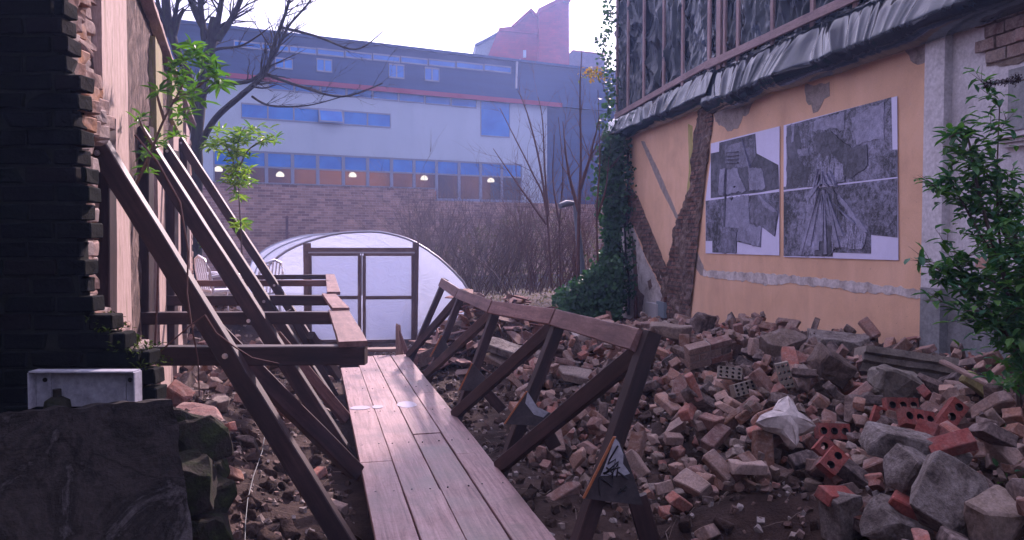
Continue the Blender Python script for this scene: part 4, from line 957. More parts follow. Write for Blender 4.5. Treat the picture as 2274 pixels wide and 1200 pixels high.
# red brick house with gable and chimney, slate roofs behind
M_rb = brick_mat('red_house_brick', (.24, .009, .007), (.32, .016, .011), (.16, .02, .018), w_=.5, h_=.16)
M_slate = patchy('roof_slate', [(.07, .065, .085), (.12, .10, .13)], 1.2, 10, .7, .3); M_lead = patchy('pale_slate', [(.20, .24, .25), (.28, .32, .33)], 1, 8, .5, .2)
RH = Frame((0, 62, 0), (1, .1)); Z55 = lambda x, y: (850+x/2.144, y/2.144)
rh = thing('red_brick_house', 'bright red brick gabled house with massive chimney above the far roofline', 'house', RH.w(4, 0, 0))
def rpoly(pts, y0, y1, mat, name, parent=rh):
    mb = MB(); mb.prism([RH.hit(*Z55(*p)) for p in pts], y0, y1); return mb.build(name, mat, parent, RH.M)
rpoly([(500,800),(500,270),(555,133),(612,127),(705,44),(800,158),(850,300),(850,800)], 0, 5, M_rb, 'gable_wall')
rpoly([(738,800),(738,58),(838,8),(838,800)], -.6, 3, M_rb, 'chimney'); rpoly([(838,800),(838,8),(884,6),(886,800)], -.3, 3.2, M_rb, 'chimney')
rpoly([(735,76),(735,54),(840,2),(888,1),(888,18),(840,20)], -.75, 3.3, M_rb, 'chimney_cap')
rpoly([(612,127),(705,42),(712,52),(622,132)], -.25, 5.1, M_rb, 'verge'); rpoly([(705,42),(802,152),(796,162),(698,52)], -.25, 5.1, M_rb, 'verge')
rpoly([(668,240),(682,240),(682,275),(668,275)], -.06, .0, M_wallw, 'small_window'); rpoly([(555,140),(720,155),(810,162),(810,170),(720,164),(555,150)], -.22, .0, M_rb, 'string_course')
rpoly([(445,205),(555,140),(550,170),(512,262),(440,256)], .5, 5, M_lead, 'lean_to_roof'); rpoly([(440,205),(520,165),(560,150),(562,160),(520,175),(446,216)], .3, 5.2, M_clad, 'ridge')
sr = thing('slate_roofed_house', 'grey slate roof with red edge to the right of the big chimney', 'house', RH.w(7, 3, 0))
rpoly([(887,800),(887,248),(938,196),(1100,214),(1110,800)], 3.3, 9, M_slate, 'roof', sr); rpoly([(884,250),(937,193),(1100,211),(1100,216),(938,198),(889,254)], 3.1, 9.1, M_rb, 'ridge', sr)

# ------------------------------------------------------------------ plants
M_bark = patchy('dark_bark', [(.010, .008, .008), (.03, .022, .02), (.045, .05, .025)], 6, 40, .95, .8, .02, stretch=(2, 2, .6))
M_twig = patchy('brown_twig', [(.10, .07, .06), (.17, .12, .105)], 3, 20, .9, .2); M_redtwig = patchy('reddish_twig', [(.09, .045, .04), (.15, .08, .07)], 3, 20, .9, .2)
def leafmat(name, cols, tr=.35, gloss=.45):
    m = NT(name); g = m.n('NewGeometry'); c = m.ramp(g.outputs['Random Per Island'], [(i/len(cols), k) for i, k in enumerate(cols)], 'CONSTANT'); m.col(c); m.rough(max(gloss, .5)); m.b.inputs['Specular IOR Level'].default_value = .3
    t = m.n('BsdfTranslucent'); m.l(m.mix(1.0, c, (1.3, 1.8, .5), 'MULTIPLY'), t.inputs[0]); ms = m.n('MixShader'); ms.inputs[0].default_value = tr
    m.l(m.b.outputs[0], ms.inputs[1]); m.l(t.outputs[0], ms.inputs[2]); m.l(ms.outputs[0], m.out.inputs[0]); return m.mat
M_leafbud = leafmat('bright_leaf', [(.05, .12, .03), (.08, .17, .03), (.035, .08, .025), (.10, .19, .04)], .35)
M_leafdark = leafmat('dark_leaf', [(.05, .14, .055), (.07, .18, .055), (.05, .15, .08), (.11, .23, .06)], .25, .35)
M_ivy = leafmat('ivy_leaf', [(.02, .06, .03), (.035, .10, .05), (.05, .13, .055), (.025, .07, .04)], .2, .3)
M_leafy = leafmat('yellowgreen_leaf', [(.12, .19, .03), (.17, .24, .05), (.08, .15, .03), (.22, .27, .06)], .4)
M_autumn = leafmat('orange_leaf', [(.30, .13, .02), (.35, .20, .03), (.14, .18, .03)], .4)
def branch(mb, p, d, L, r, depth, rnd, tips, spread=.5, n=6, droop=0, kids=(2, 4)):
    pts = [p.copy()]; rr = [r]; q = p.copy(); dd = d.normalized(); seg = max(3, int(L/.12) if L < 2 else 8)
    for i in range(seg):
        dd = (dd+Vector((rnd.gauss(0, .1), rnd.gauss(0, .1), rnd.gauss(0, .08)-droop))).normalized(); q = q+dd*(L/seg); pts.append(q.copy()); rr.append(r*(1-.75*(i+1)/seg))
    mb.tube(pts, rr, n if r > .01 else 3); tips.append((pts[-1], dd.copy()))
    if depth > 0:
        for k in range(rnd.randint(*kids)):
            i = rnd.randint(max(1, seg//4), seg-1); a = Vector((rnd.gauss(0, 1), rnd.gauss(0, 1), rnd.gauss(0, .8))).normalized()
            nd = ((pts[i]-pts[i-1]).normalized()+a*spread).normalized(); branch(mb, pts[i], nd, L*rnd.uniform(.35, .65), max(.003, rr[i]*.6), depth-1, rnd, tips, spread, n, droop, kids)
def limb(mb, pxs, r0, r1, rnd, tips, kids=5, kl=1.2, depth=2, n=9):
    P = [px(*q) for q in pxs]; fine = []; N = len(P)
    for i in range(N-1):
        a, b = P[i], P[i+1]; pa = P[max(0, i-1)]; pb = P[min(N-1, i+2)]
        for k in range(6):
            t = k/6; t2 = t*t; t3 = t2*t
            fine.append(.5*((2*a)+(b-pa)*t+(2*pa-5*a+4*b-pb)*t2+(3*a-pa-3*b+pb)*t3))
    fine.append(P[-1]); m = len(fine); rr = [r0+(r1-r0)*i/(m-1) for i in range(m)]; mb.tube(fine, rr, n, wob=.15)
    for k in range(kids):
        i = rnd.randint(int(m*.3), m-2); t = (fine[i+1]-fine[i]).normalized(); a = Vector((rnd.gauss(0, 1), rnd.gauss(0, .7), rnd.gauss(.3, .8))).normalized()
        branch(mb, fine[i], t+a*.8, kl*rnd.uniform(.5, 1.1), rr[i]*.4, depth, rnd, tips, .6)
    return fine
# bare tree behind the shored wall
rnd = random.Random(21); tr = thing('bare_tree', 'large bare dark tree with pollarded limbs behind the end of the ruined wall', 'tree', px(430, 600, 16))
mb = MB(); tips = []
limb(mb, [(436,640,16),(436,420,16),(438,300,16),(448,200,16.1),(466,110,16.2),(478,40,16.2)], .13, .10, rnd, tips, 4, 1.0)
limb(mb, [(408,330,16.5),(425,200,16.5),(395,120,16.4),(372,40,16.4),(366,-40,16.4)], .08, .09, rnd, tips, 3, .8)
worldmesh(mb, 'trunk', M_bark, tr)
mb = MB()
limb(mb, [(440,330,16),(480,262,15.8),(550,200,15.6),(590,160,15.5),(612,90,15.4),(640,10,15.2),(655,-70,15)], .07, .02, rnd, tips, 30, .85)
limb(mb, [(448,215,16),(480,190,15.8),(560,178,15.6),(605,130,15.4),(640,60,15.2),(690,0,15),(705,-60,15)], .05, .012, rnd, tips, 30, .8)
limb(mb, [(590,165,15.5),(660,190,15.2),(760,215,15),(850,185,14.9)], .035, .01, rnd, tips, 7, .9)
limb(mb, [(560,215,15.5),(600,235,15.2),(680,235,15),(760,215,15)], .025, .008, rnd, tips, 6, .8)
limb(mb, [(620,60,15.3),(700,80,15.1),(790,110,15),(850,70,15)], .03, .008, rnd, tips, 7, .9)
for (x0, x1) in ((455, 440), (475, 500), (482, 560), (468, 400)): limb(mb, [(x0, 90, 16.2), ((x0+x1)/2, 30, 16.2), (x1, -60, 16.2)], .075, .035, rnd, tips, 9, .9)
for (x0, x1, y1) in ((372, 345, -20), (378, 398, -20), (385, 410, 20), (366, 352, 60)): limb(mb, [(x0, 80, 16.4), ((x0+x1)/2, 40, 16.4), (x1, y1, 16.4)], .07, .03, rnd, tips, 4, .7)
limb(mb, [(445,130,16),(480,110,15.8),(540,100,15.5),(600,60,15.2)], .04, .01, rnd, tips, 6, .8)
worldmesh(mb, 'crown', M_bark, tr)

def rosette(mb, p, n, L, W, rnd, up=.3):
    for k in range(n):
        a = 6.283*k/n+rnd.uniform(-.4, .4); mb.leaf(p, Vector((math.cos(a), math.sin(a), up+rnd.uniform(-.9, .7))), Vector((rnd.gauss(0, .4), rnd.gauss(0, .4), 1)), L*rnd.uniform(.6, 1.15), W*rnd.uniform(.8, 1.2))
# buddleia growing from the wall
def budd(name, label, stems, spots, Y, L, W, mat, grow, nper=9, r0=.012):
    rnd = random.Random(len(spots)); t = thing(name, label, 'plant', px(*stems[0][0]))
    mb = MB(); tips = []
    for s in stems: limb(mb, s, r0, .003, rnd, tips, 0, .2, 0, 5)
    worldmesh(mb, 'stem', M_twig, t); mb = MB()
    for (x, y, rad, cnt) in spots:
        for k in range(cnt):
            a = rnd.uniform(0, 6.28); r = rad*math.sqrt(rnd.random()); rosette(mb, px(x+r*math.cos(a), y+r*math.sin(a), Y+rnd.uniform(-.25, .25)), nper, L, W, rnd)
    worldmesh(mb, 'foliage', mat, t); return t
budd('buddleia', 'bright green leafy buddleia sprouting from the ruined wall in front of the bare tree',
     [[(300,415,5.0),(330,350,4.9),(362,270,4.9),(400,200,4.9),(425,150,4.9)], [(345,330,4.9),(320,290,4.9),(308,260,4.9)], [(365,265,4.9),(350,215,4.9),(352,200,4.9)], [(385,225,4.9),(430,200,4.9),(470,170,4.9)], [(330,350,4.9),(328,380,4.9)]],
     [(430,128,30,7), (425,105,12,3), (462,165,30,7), (500,190,14,2), (400,180,26,5), (405,150,20,4), (480,180,14,3), (430,215,20,5), (398,250,18,4), (352,200,10,2), (308,262,13,2), (330,345,13,3), (327,378,7,2), (385,300,12,2), (345,320,12,2)], 4.9, .10, .024, M_leafbud, None, 6)
budd('willow_shrub', 'slender yellow green leaved shrub standing by the far end of the timber shores',
     [[(540,620,9.5),(535,520,9.5),(530,430,9.5),(525,330,9.5)], [(530,400,9.5),(510,340,9.5),(480,300,9.5)], [(528,380,9.5),(555,330,9.5),(610,300,9.5)], [(527,350,9.5),(530,310,9.5),(545,280,9.5)]],
     [(490,315,28,13), (525,320,28,15), (550,300,24,10), (590,305,24,7), (535,360,28,14), (510,385,28,12), (545,390,22,8), (525,410,14,5), (532,440,11,4), (535,500,12,4), (545,290,14,3), (470,330,12,2), (610,315,8,1)], 9.5, .14, .030, M_leafy, None, 6)
budd('small_bush', 'low yellow green bush with white blossom beside the white chairs',
     [[(455,560,11),(450,520,11),(445,480,11)], [(455,560,11),(462,515,11)]], [(450,500,14,5), (460,530,14,5), (440,480,10,3), (470,555,12,3), (550,500,8,2)], 11, .12, .03, M_leafy, None, 8)
# bush at the right edge
rnd = random.Random(77); bt = thing('leafy_shrub', 'dark green leafy shrub at the right edge in front of the white wall', 'shrub', px(2250, 900, 4.9))
mb = MB(); lf = MB(); tips = []
stems = [[(2260,900,5.2),(2235,700,5.1),(2210,520,5.0),(2205,380,5.0),(2212,225,5.0)], [(2270,900,5.2),(2230,640,5.0),(2160,520,4.9),(2095,420,4.9),(2080,400,4.9)], [(2265,700,5.0),(2200,560,4.9),(2150,400,4.9),(2125,300,4.9),(2080,305,4.9)],
 [(2290,850,5),(2270,650,5),(2262,500,5.1),(2240,380,5.1)], [(2280,760,4.9),(2220,640,4.8),(2140,620,4.8),(2100,610,4.8)], [(2290,800,4.8),(2200,720,4.8),(2130,650,4.8),(2105,580,4.8)], [(2300,900,4.8),(2285,700,4.8),(2275,560,4.8)], [(2280,820,4.7),(2240,760,4.7),(2190,700,4.7),(2120,690,4.7)],
 [(2300,700,5),(2250,560,5),(2180,470,4.95),(2100,440,4.9)], [(2290,620,5.1),(2230,480,5.0),(2190,410,5.0),(2160,350,5)]]
for s in stems:
    s = [(2274+(a_-2274)*.86, b_, c_) for a_, b_, c_ in s]; f = limb(mb, s, .014, .003, rnd, tips, 5, .27, 1, 5)
    for k in range(int(len(f)*2.6)):
        i = rnd.randint(int(len(f)*.25), len(f)-1); d = Vector((rnd.gauss(0, 1), rnd.gauss(0, 1), rnd.gauss(.1, .5))); lf.leaf(f[i]+d*.01, d, Vector((0, 0, 1)), rnd.uniform(.05, .11), rnd.uniform(.028, .048))
for (p, d) in tips:
    for k in range(7): e = Vector((rnd.gauss(0, 1), rnd.gauss(0, 1), rnd.gauss(.1, .5))); lf.leaf(p-d*rnd.uniform(0, .3), e, Vector((0, 0, 1)), rnd.uniform(.05, .11), rnd.uniform(.028, .048))
for k in range(850):
    x = 2274-abs(rnd.gauss(0, 1))*46+14; y = rnd.uniform(480, 860)+(2274-x)*.2; p = px(x, y, 4.9+rnd.uniform(-.3, .3)); e = Vector((rnd.gauss(0, 1), rnd.gauss(0, 1), rnd.gauss(.1, .5))); lf.leaf(p, e, Vector((0, 0, 1)), rnd.uniform(.05, .10), rnd.uniform(.028, .048))
worldmesh(mb, 'stem', M_twig, bt); worldmesh(lf, 'foliage', M_leafdark, bt)
mb = MB(); t = thing('seed_head', 'dark dried buddleia flower spike poking in over the white wall at the right edge', 'flower', px(2270, 180, 4.6))
mb.tube([px(2330, 165, 4.6), px(2270, 178, 4.6), px(2190, 190, 4.6)], [.006, .004, .002], 5); worldmesh(mb, 'stem', M_twig, t); mb = MB()
for k in range(520):
    q = rnd.random(); x = 2184+q*85; w_ = (7 if q < .6 else 3+10*abs(math.sin(q*9))); p = px(x, 190-q*16+rnd.gauss(0, .45)*w_, 4.6+rnd.gauss(0, .018)); mb.leaf(p, Vector((rnd.gauss(0, 1), rnd.gauss(0, 1), rnd.gauss(0, 1))), Vector((0, 0, 1)), .012, .009)
worldmesh(mb, 'dry_blossom', simple('dry_flower', (.03, .015, .02), .9), t)
t = thing('low_weed', 'low green weed in the rubble at the lower right edge', 'plant', px(2250, 1060, 4.2)); mb = MB()
for k in range(170):
    p = cast(2250+rnd.gauss(0, 28), 1020+rnd.gauss(0, 38))+Vector((0, 0, rnd.uniform(0, .12))); mb.leaf(p, Vector((rnd.gauss(0, 1), rnd.gauss(0, 1), rnd.gauss(.3, .5))), Vector((0, 0, 1)), rnd.uniform(.03, .06), .03)
worldmesh(mb, 'foliage', M_leafdark, t)
# ivy on the far corner of the painted wall
rnd = random.Random(31); iv = thing('ivy', 'dark ivy climbing the far corner of the orange wall and heaped at its foot', 'ivy', RW.w(sL, 0, -.2)); mb = MB(); st = MB()
def ivyleaf(p, s=.07):
    d = Vector((rnd.gauss(-.3, .5), rnd.gauss(-.6, .5), rnd.gauss(-.5, .5))); mb.leaf(p, d, Vector((rnd.gauss(0, .4), -1, .5)), s*rnd.uniform(.8, 1.7), s*rnd.uniform(.9, 1.5))
for k in range(4300):
    y = rnd.uniform(300, 690); wd = 26+10*math.sin(y*.02)+(18 if y > 560 else 0); c = 1365-(y-300)*.02
    x = c+rnd.gauss(0, 1)*wd*.5
    if x > 1402-max(0, (y-330))*.03: continue
    ivyleaf(px(x, y, 17.15+rnd.uniform(-.35, .25)))
for k in range(4600):
    a = rnd.random(); x = 1378-abs(rnd.gauss(0, 1))*62; top = 575+max(0, (1350-x))*.62; y = rnd.uniform(top, 705)
    if x < 1228: continue
    ivyleaf(px(x, y, 16.2+rnd.uniform(-.7, .4)))
for k in range(420):
    y = rnd.uniform(-5, 310); x = 1352+8*math.sin(y*.04)+rnd.gauss(0, 1)*9-(10 if 60 < y < 100 else 0); ivyleaf(px(x, y, 17.3+rnd.uniform(-.2, .2)), .06)
for k in range(230):
    q = rnd.random(); p = RW.hit(1395+q*16+rnd.gauss(0, 3), 330+rnd.random()**.6*330); d = Vector((rnd.gauss(0, .4), -.5, rnd.gauss(-.3, .6))); mb.leaf(RW.w(p[0], -.02, p[1]), d, Vector((0, -1, .2)), .07, .05)
for k in range(9):
    x0 = 1345+k*6; P = [px(x0+rnd.gauss(0, 5), 700-j*75, 17.1) for j in range(6)]; st.tube(P, .02, 5)
worldmesh(mb, 'foliage', M_ivy, iv); worldmesh(st, 'stem', M_bark, iv)
mb = MB(); t = thing('orange_leaved_sprig', 'sprig of orange and green leaves beside the upper sheeting corner', 'plant', px(1330, 170, 16.8))
for k in range(120): p = px(1318+rnd.gauss(0, 14), 165+rnd.gauss(0, 8)+(0), 16.8+rnd.gauss(0, .2)); mb.leaf(p, Vector((rnd.gauss(0, 1), rnd.gauss(0, 1), rnd.gauss(0, 1))), Vector((0, 0, 1)), .08, .05)
worldmesh(mb, 'foliage', M_autumn, t); mb = MB(); mb.tube([px(1352, 230, 17), px(1338, 185, 16.9), px(1300, 158, 16.8)], [.012, .008, .004], 5); worldmesh(mb, 'stem', M_twig, t)
# bare thicket between tunnel and ivy
def bareshrub(x, ybase, Y, height, n, spread, seed, label, mat=M_twig, name='bare_shrub', r=.012, depth=1, group='bare shrubs behind the polytunnel'):
    rnd = random.Random(seed); base = px(x, ybase, Y); t = thing(name, label, 'shrub', base, group); mb = MB(); tips = []
    for k in range(n):
        d = Vector((rnd.gauss(0, spread), rnd.gauss(0, spread), 1)); branch(mb, base+Vector((rnd.gauss(0, .35), rnd.gauss(0, .35), 0)), d, height*rnd.uniform(.6, 1.1), r*rnd.uniform(.6, 1.2), depth, rnd, tips, .45, 5, .01, (3, 6))
    worldmesh(mb, 'branches', mat, t)
L_ = ['grey brown leafless shrub rising just right of the tunnel roof', 'tangled leafless shrub in the middle of the thicket', 'dense leafless shrub beside the ivy mound', 'low arching leafless shrub above the tile mound', 'leafless shrub against the brick wall behind the tunnel top', 'leafless shrub under the grey side block', 'thin leafless shrub between sapling and ivy', 'brown leafless shrub close behind the handrail end']
for i, (x, yb, Y, hgt, n) in enumerate(((985, 640, 19, 2.3, 42), (1080, 645, 20, 2.3, 46), (1210, 650, 19, 2.4, 46), (1110, 655, 16.5, 1.7, 40), (950, 620, 22, 2.0, 36), (1300, 640, 20, 2.5, 42), (1165, 640, 21, 2.7, 46), (1030, 650, 17, 1.6, 34))):
    bareshrub(x, yb, Y, hgt, n, .34, 400+i, L_[i], [M_twig, M_twig, M_redtwig][i % 3], r=.013, depth=2 if i % 2 == 0 else 1)
M_hedge = leafmat('brown_undergrowth', [(.14, .10, .085), (.18, .13, .11), (.11, .105, .07), (.2, .15, .13)], .2, .9)
mb = MB(); rnd = random.Random(90)
for k in range(9000):
    x = rnd.uniform(905, 1372); top = 478+80*ss(1120, 920, x)+14*math.sin(x*.02)+10*math.sin(x*.07); y = top+(rnd.random()**.8)*(720-top); p = px(x, y, 22+rnd.uniform(-1.6, 2.2)); mb.leaf(p, Vector((rnd.gauss(0, 1), rnd.gauss(0, 1), rnd.gauss(0, 1))), Vector((0, 0, 1)), rnd.uniform(.06, .13), .035)
o = worldmesh(mb, 'undergrowth', M_hedge, kind='stuff'); o['label'] = 'brown bramble undergrowth filling the back of the plot'; o['category'] = 'undergrowth'
rnd = random.Random(55)
def sapling(label, lims, r0=.03, kids=9, kl=1.1):
    t = thing('bare_sapling', label, 'tree', px(*lims[0][0]), 'bare saplings in front of the far building'); mb = MB(); tips = []
    for l in lims: limb(mb, l, r0, .006, rnd, tips, kids, kl, 1, 6)
    worldmesh(mb, 'trunk', M_redtwig, t)
sapling('tall reddish leafless sapling beside the leaning lamp post', [[(1283,660,16),(1285,500,16),(1290,350,16),(1288,220,16),(1292,110,16)], [(1288,420,16),(1310,350,16),(1332,260,16)], [(1286,470,16),(1262,380,16),(1250,270,16)]], .045, 8, .9)
sapling('leafless sapling with long fan of shoots before the white wall end', [[(1225,640,16.5),(1212,460,16.5),(1180,380,16.5),(1140,300,16.5),(1110,240,16.5)], [(1215,470,16.5),(1196,350,16.5),(1170,250,16.5),(1150,200,16.5)], [(1218,480,16.5),(1210,380,16.5),(1205,270,16.5),(1195,215,16.5)], [(1214,500,16.5),(1150,410,16.5),(1095,330,16.5)]], .028, 6, .8)
sapling('thin leafless sapling nearest the ivy covered corner', [[(1330,640,16.6),(1325,480,16.6),(1332,360,16.6),(1328,200,16.6)], [(1326,480,16.6),(1345,420,16.6),(1352,350,16.6)]], .03, 7, .7)
sapling('leafless sapling in the thicket left of the lamp post', [[(1245,650,17.5),(1243,500,17.5),(1250,380,17.5),(1240,260,17.5)], [(1243,500,17.5),(1228,400,17.5),(1232,300,17.5)]], .028, 7, .8)

# leaning lamp post
lp = thing('lamp_post', 'leaning pale grey post with short arm among the saplings', 'post', px(1292, 600, 17)); mb = MB(); M_lp = simple('pale_galvanised', (.14, .16, .20), .6, .2)
mb.tube([px(1296, 640, 17), px(1290, 580, 17), px(1278, 460, 17), px(1276, 448, 17)], [.075, .07, .055, .05], 10); worldmesh(mb, 'pole', M_lp, lp)
mb = MB(); mb.tube([px(1277, 452, 17), px(1258, 452, 16.9), px(1243, 458, 16.8)], [.04, .07, .06], 8); worldmesh(mb, 'lamp_head', M_lp, lp)

# ------------------------------------------------------------------ white garden chairs
M_chair = simple('white_plastic', (.75, .74, .80), .35)
def chair(label, x, Y, rz):
    c = px(x, 600, Y); g = Hn(c.x, c.y); sc = 1.0; M = Matrix.Translation((c.x, c.y, g)) @ Matrix.Rotation(rz, 4, 'Z') ; t = thing('garden_chair', label, 'chair', M, 'white garden chairs behind the shoring')
    mb = MB(); mb.box((-.22, -.22, .40), (.22, .22, .43)); mb.build('seat', M_chair, t, M)
    mb = MB(); mb.tube([(-.26, .2, .42), (-.27, .26, .75), (-.18, .3, .90), (0, .32, .95), (.18, .3, .90), (.27, .26, .75), (.26, .2, .42)], .022, 8)
    for k in range(5): xx = -.16+.08*k; mb.tube([(xx, .22, .43), (xx, .30, .91)], .014, 6)
    mb.build('backrest', M_chair, t, M)
    for s in (-1, 1):
        mb = MB(); mb.tube([(s*.27, .24, .64), (s*.29, 0, .68), (s*.28, -.2, .66), (s*.26, -.25, .58), (s*.25, -.23, .40)], .022, 8); mb.build('armrest', M_chair, t, M)
        for y in (-.2, .2): mb = MB(); mb.tube([(s*.22, y, .41), (s*.25, y*1.15, 0)], .02, 8); mb.build('leg', M_chair, t, M)
chair('white garden armchair standing left of the pair by the bush', 487, 12.6, 2.3); chair('white garden armchair right of the pair beside the tunnel', 574, 12.9, -2.0)

# ------------------------------------------------------------------ specific rubble and foreground pieces
def put(me_geo, mat, name, label, cat, x, y, rot, Y=None, lift=0, group=None, mats=None):
    p = casttop(x, y)+Vector((0, 0, .01)) if Y is None else px(x, y, Y)
    rr_ = max((Vector(v).length for v in me_geo[0])); KEEP.append((x, y, p.copy(), rr_))
    me = bpy.data.meshes.new(name); me.from_pydata(me_geo[0], [], me_geo[1])
    for m in (mats or [mat]): me.materials.append(m)
    if len(me_geo) > 2: me.polygons.foreach_set('material_index', me_geo[2])
    me.update(); o = bpy.data.objects.new(name, me); scene.collection.objects.link(o)
    o.matrix_world = Matrix.Translation(p) @ Euler([R(a) for a in rot]).to_matrix().to_4x4(); tag(o, label, cat, group); return o
def holed(nx, ny, r, dims=(.215, .102, .065)):
    """brick with real perforations through its bed face (local z)"""
    mb = MB(); cw, ch_ = dims[0]/nx, dims[1]/ny; n = 16; ht = dims[2]/2
    for ix in range(nx):
        for iy in range(ny):
            cx_, cy_ = -dims[0]/2+cw*(ix+.5), -dims[1]/2+ch_*(iy+.5); ring = []; sq = []
            for k in range(n):
                a = 6.283*k/n+.3927/2; c, s = math.cos(a), math.sin(a); ring.append((cx_+r*c, cy_+r*s)); q = min(cw/2/abs(c) if abs(c) > 1e-6 else 9, ch_/2/abs(s) if abs(s) > 1e-6 else 9); sq.append((cx_+q*c, cy_+q*s))
            for zz, fl in ((ht, 1), (-ht, -1)):
                vs = [(x, y, zz) for x, y in ring]+[(x, y, zz) for x, y in sq]; fs = [((k+1) % n, k, n+k, n+(k+1) % n)[::fl] for k in range(n)]; mb.add(vs, fs)
                cs = []      # corner triangles
            vs = [(x, y, ht) for x, y in ring]+[(x, y, -ht) for x, y in ring]; mb.add(vs, [(k, (k+1) % n, n+(k+1) % n, n+k) for k in range(n)], 1)
            for zz, fl in ((ht, 1), (-ht, -1)):
                for sx_, sy_ in ((1, 1), (-1, 1), (-1, -1), (1, -1)):
                    co = (cx_+sx_*cw/2, cy_+sy_*ch_/2); near = sorted(range(n), key=lambda k: (sq[k][0]-co[0])**2+(sq[k][1]-co[1])**2)[:2]; near.sort()
                    if near == [0, n-1]: near = [n-1, 0]
                    mb.add([(*sq[near[0]], zz), (*co, zz), (*sq[near[1]], zz)], [(0, 1, 2)[::fl]])
    a, b = dims[0]/2, dims[1]/2
    mb.add([(-a,-b,-ht),(a,-b,-ht),(a,b,-ht),(-a,b,-ht),(-a,-b,ht),(a,-b,ht),(a,b,ht),(-a,b,ht)], [(0,1,5,4),(1,2,6,5),(2,3,7,6),(3,0,4,7)])
    return mb.v, mb.f, mb.m
H3 = holed(3, 1, .024); H12 = holed(4, 3, .0115, (.20, .10, .065)); H2 = holed(2, 1, .022, (.145, .102, .065))
RM = [M_red, M_hole]; GM = [M_greybrick, M_hole]
gr_ = 'red perforated bricks in the rubble heap'
put(H3, None, 'perforated_brick', 'red three holed brick lying level right of the white plaster star', 'brick', 1848, 962, (72, 3, 4), None, .10, gr_, RM)
put(H2, None, 'perforated_brick', 'broken red holed brick directly below the level three holed one', 'brick', 1838, 1005, (65, 40, -20), None, .08, gr_, RM)
put(H2, None, 'perforated_brick', 'jagged red brick with one hole showing, lowest of the red bricks', 'brick', 1848, 1030, (50, -35, 30), None, .06, gr_, RM)
put(H2, None, 'perforated_brick', 'red brick with single round hole facing out beneath the carved stone', 'brick', 1953, 932, (70, -70, 10), None, .10, gr_, RM)
put(H3, None, 'perforated_brick', 'dull red three holed brick half buried below the carved stone', 'brick', 2000, 905, (70, 2, 3), None, .10, gr_, RM)
put(H3, None, 'perforated_brick', 'long red three holed brick tilted upright near the yellow block', 'brick', 2108, 930, (68, -48, 14), None, .16, gr_, RM)
put(H3, None, 'perforated_brick', 'dusty three holed red brick left of the tilted one', 'brick', 2035, 935, (60, 12, 12), None, .06, gr_, RM)
SB = chunk((.215, .102, .065), 0, 501, .004, .002)
put(SB, M_red, 'red_brick', 'clean solid red brick standing on end above the red holed bricks', 'brick', 2062, 885, (40, 35, 40), None, .14)
put(SB, M_red, 'red_brick', 'solid red brick lying below the tilted holed brick', 'brick', 2050, 985, (20, -60, 25), None, .06)
put(SB, M_red, 'red_brick', 'solid red brick at the right end of the long pale block', 'brick', 2112, 992, (30, -20, -15), None, .06)
put(SB, M_red, 'red_brick', 'small red brick peeping out above the two large foreground blocks', 'brick', 1858, 1106, (20, 10, 30), None, .05)
put(chunk((.22, .1, .065), 2, 77, .006, .004), M_red, 'red_brick', 'rounded red brick between the large foreground blocks', 'brick', 2030, 1140, (10, 25, -30), None, .10)
put(H12, None, 'perforated_brick', 'pale many holed brick leaning upright in mid heap', 'brick', 1650, 866, (75, -10, 20), None, .10, None, GM)
put(H12, None, 'perforated_brick', 'pale many holed brick above and left of the upright one', 'brick', 1620, 832, (70, 5, -10), None, .12, None, GM)
put(H12, None, 'perforated_brick', 'grey many holed brick below the large pale slabs', 'brick', 1742, 836, (80, 75, -20), None, .12, None, GM)
# star shaped plaster piece
def star():
    mb = MB(); top = [(-.20, -.01, .06), (-.07, .07, .075), (.05, .16, .09), (.09, .05, .08), (.20, -.03, .03), (.07, -.05, .05), (.03, -.16, .03), (-.03, -.06, .05)]
    bot = [(-.17, 0, 0), (-.06, .06, -.02), (.06, .13, -.05), (.10, .05, -.06), (.17, -.03, -.08), (.08, -.04, -.08), (.04, -.12, -.08), (-.02, -.05, -.04)]
    mb.add([(0.01, 0.01, .11)]+top+bot, [(0, 1+(k+1) % 8, 1+k) for k in range(8)]+[(1+k, 1+(k+1) % 8, 9+(k+1) % 8, 9+k) for k in range(8)]+[tuple(range(9, 17))]); return mb
g = star(); bm = bmesh.new(); me = bpy.data.meshes.new('t'); me.from_pydata(g.v, [], g.f); bm.from_mesh(me); bmesh.ops.triangulate(bm, faces=bm.faces); bmesh.ops.subdivide_edges(bm, edges=bm.edges, cuts=2, smooth=.5); bmesh.ops.recalc_face_normals(bm, faces=bm.faces); bm.verts.index_update()
for v in bm.verts: v.co += noise.noise_vector(v.co*14)*.008
G = ([tuple(v.co) for v in bm.verts], [tuple(v.index for v in f.verts) for f in bm.faces]); bm.free()
put(G, M_plasterchunk, 'plaster_fragment', 'white four pointed fragment of plaster moulding in the middle of the heap', 'plaster piece', 1738, 948, (48, 0, 6), None, .14)
def slab(dims, cuts, seed, x, y, rot, mat, label, Y=None, lift=.06, name='stone_block', cat='block', bev=.012, jit=.008): return put(chunk(dims, cuts, seed, bev, jit, 2), mat, name, label, cat, x, y, rot, Y, lift)
slab((.50, .15, .14), 1, 601, 2032, 1000, (10, 14, -4), M_conc, 'long pale concrete block lying diagonally across the lower right heap', None, .12, 'concrete_block')
slab((.24, .18, .20), 3, 602, 2020, 1055, (25, 20, 30), M_conc, 'grey faced chunk under the long pale block', None, .12)
slab((.36, .16, .30), 4, 603, 2122, 1120, (-25, 30, -20), M_conc, 'large rounded blue grey slab at the lower right', None, .14, 'concrete_slab')
slab((.16, .15, .26), 3, 604, 1868, 1150, (5, -8, 20), M_conc, 'upright pale block at the bottom edge', None, .13)
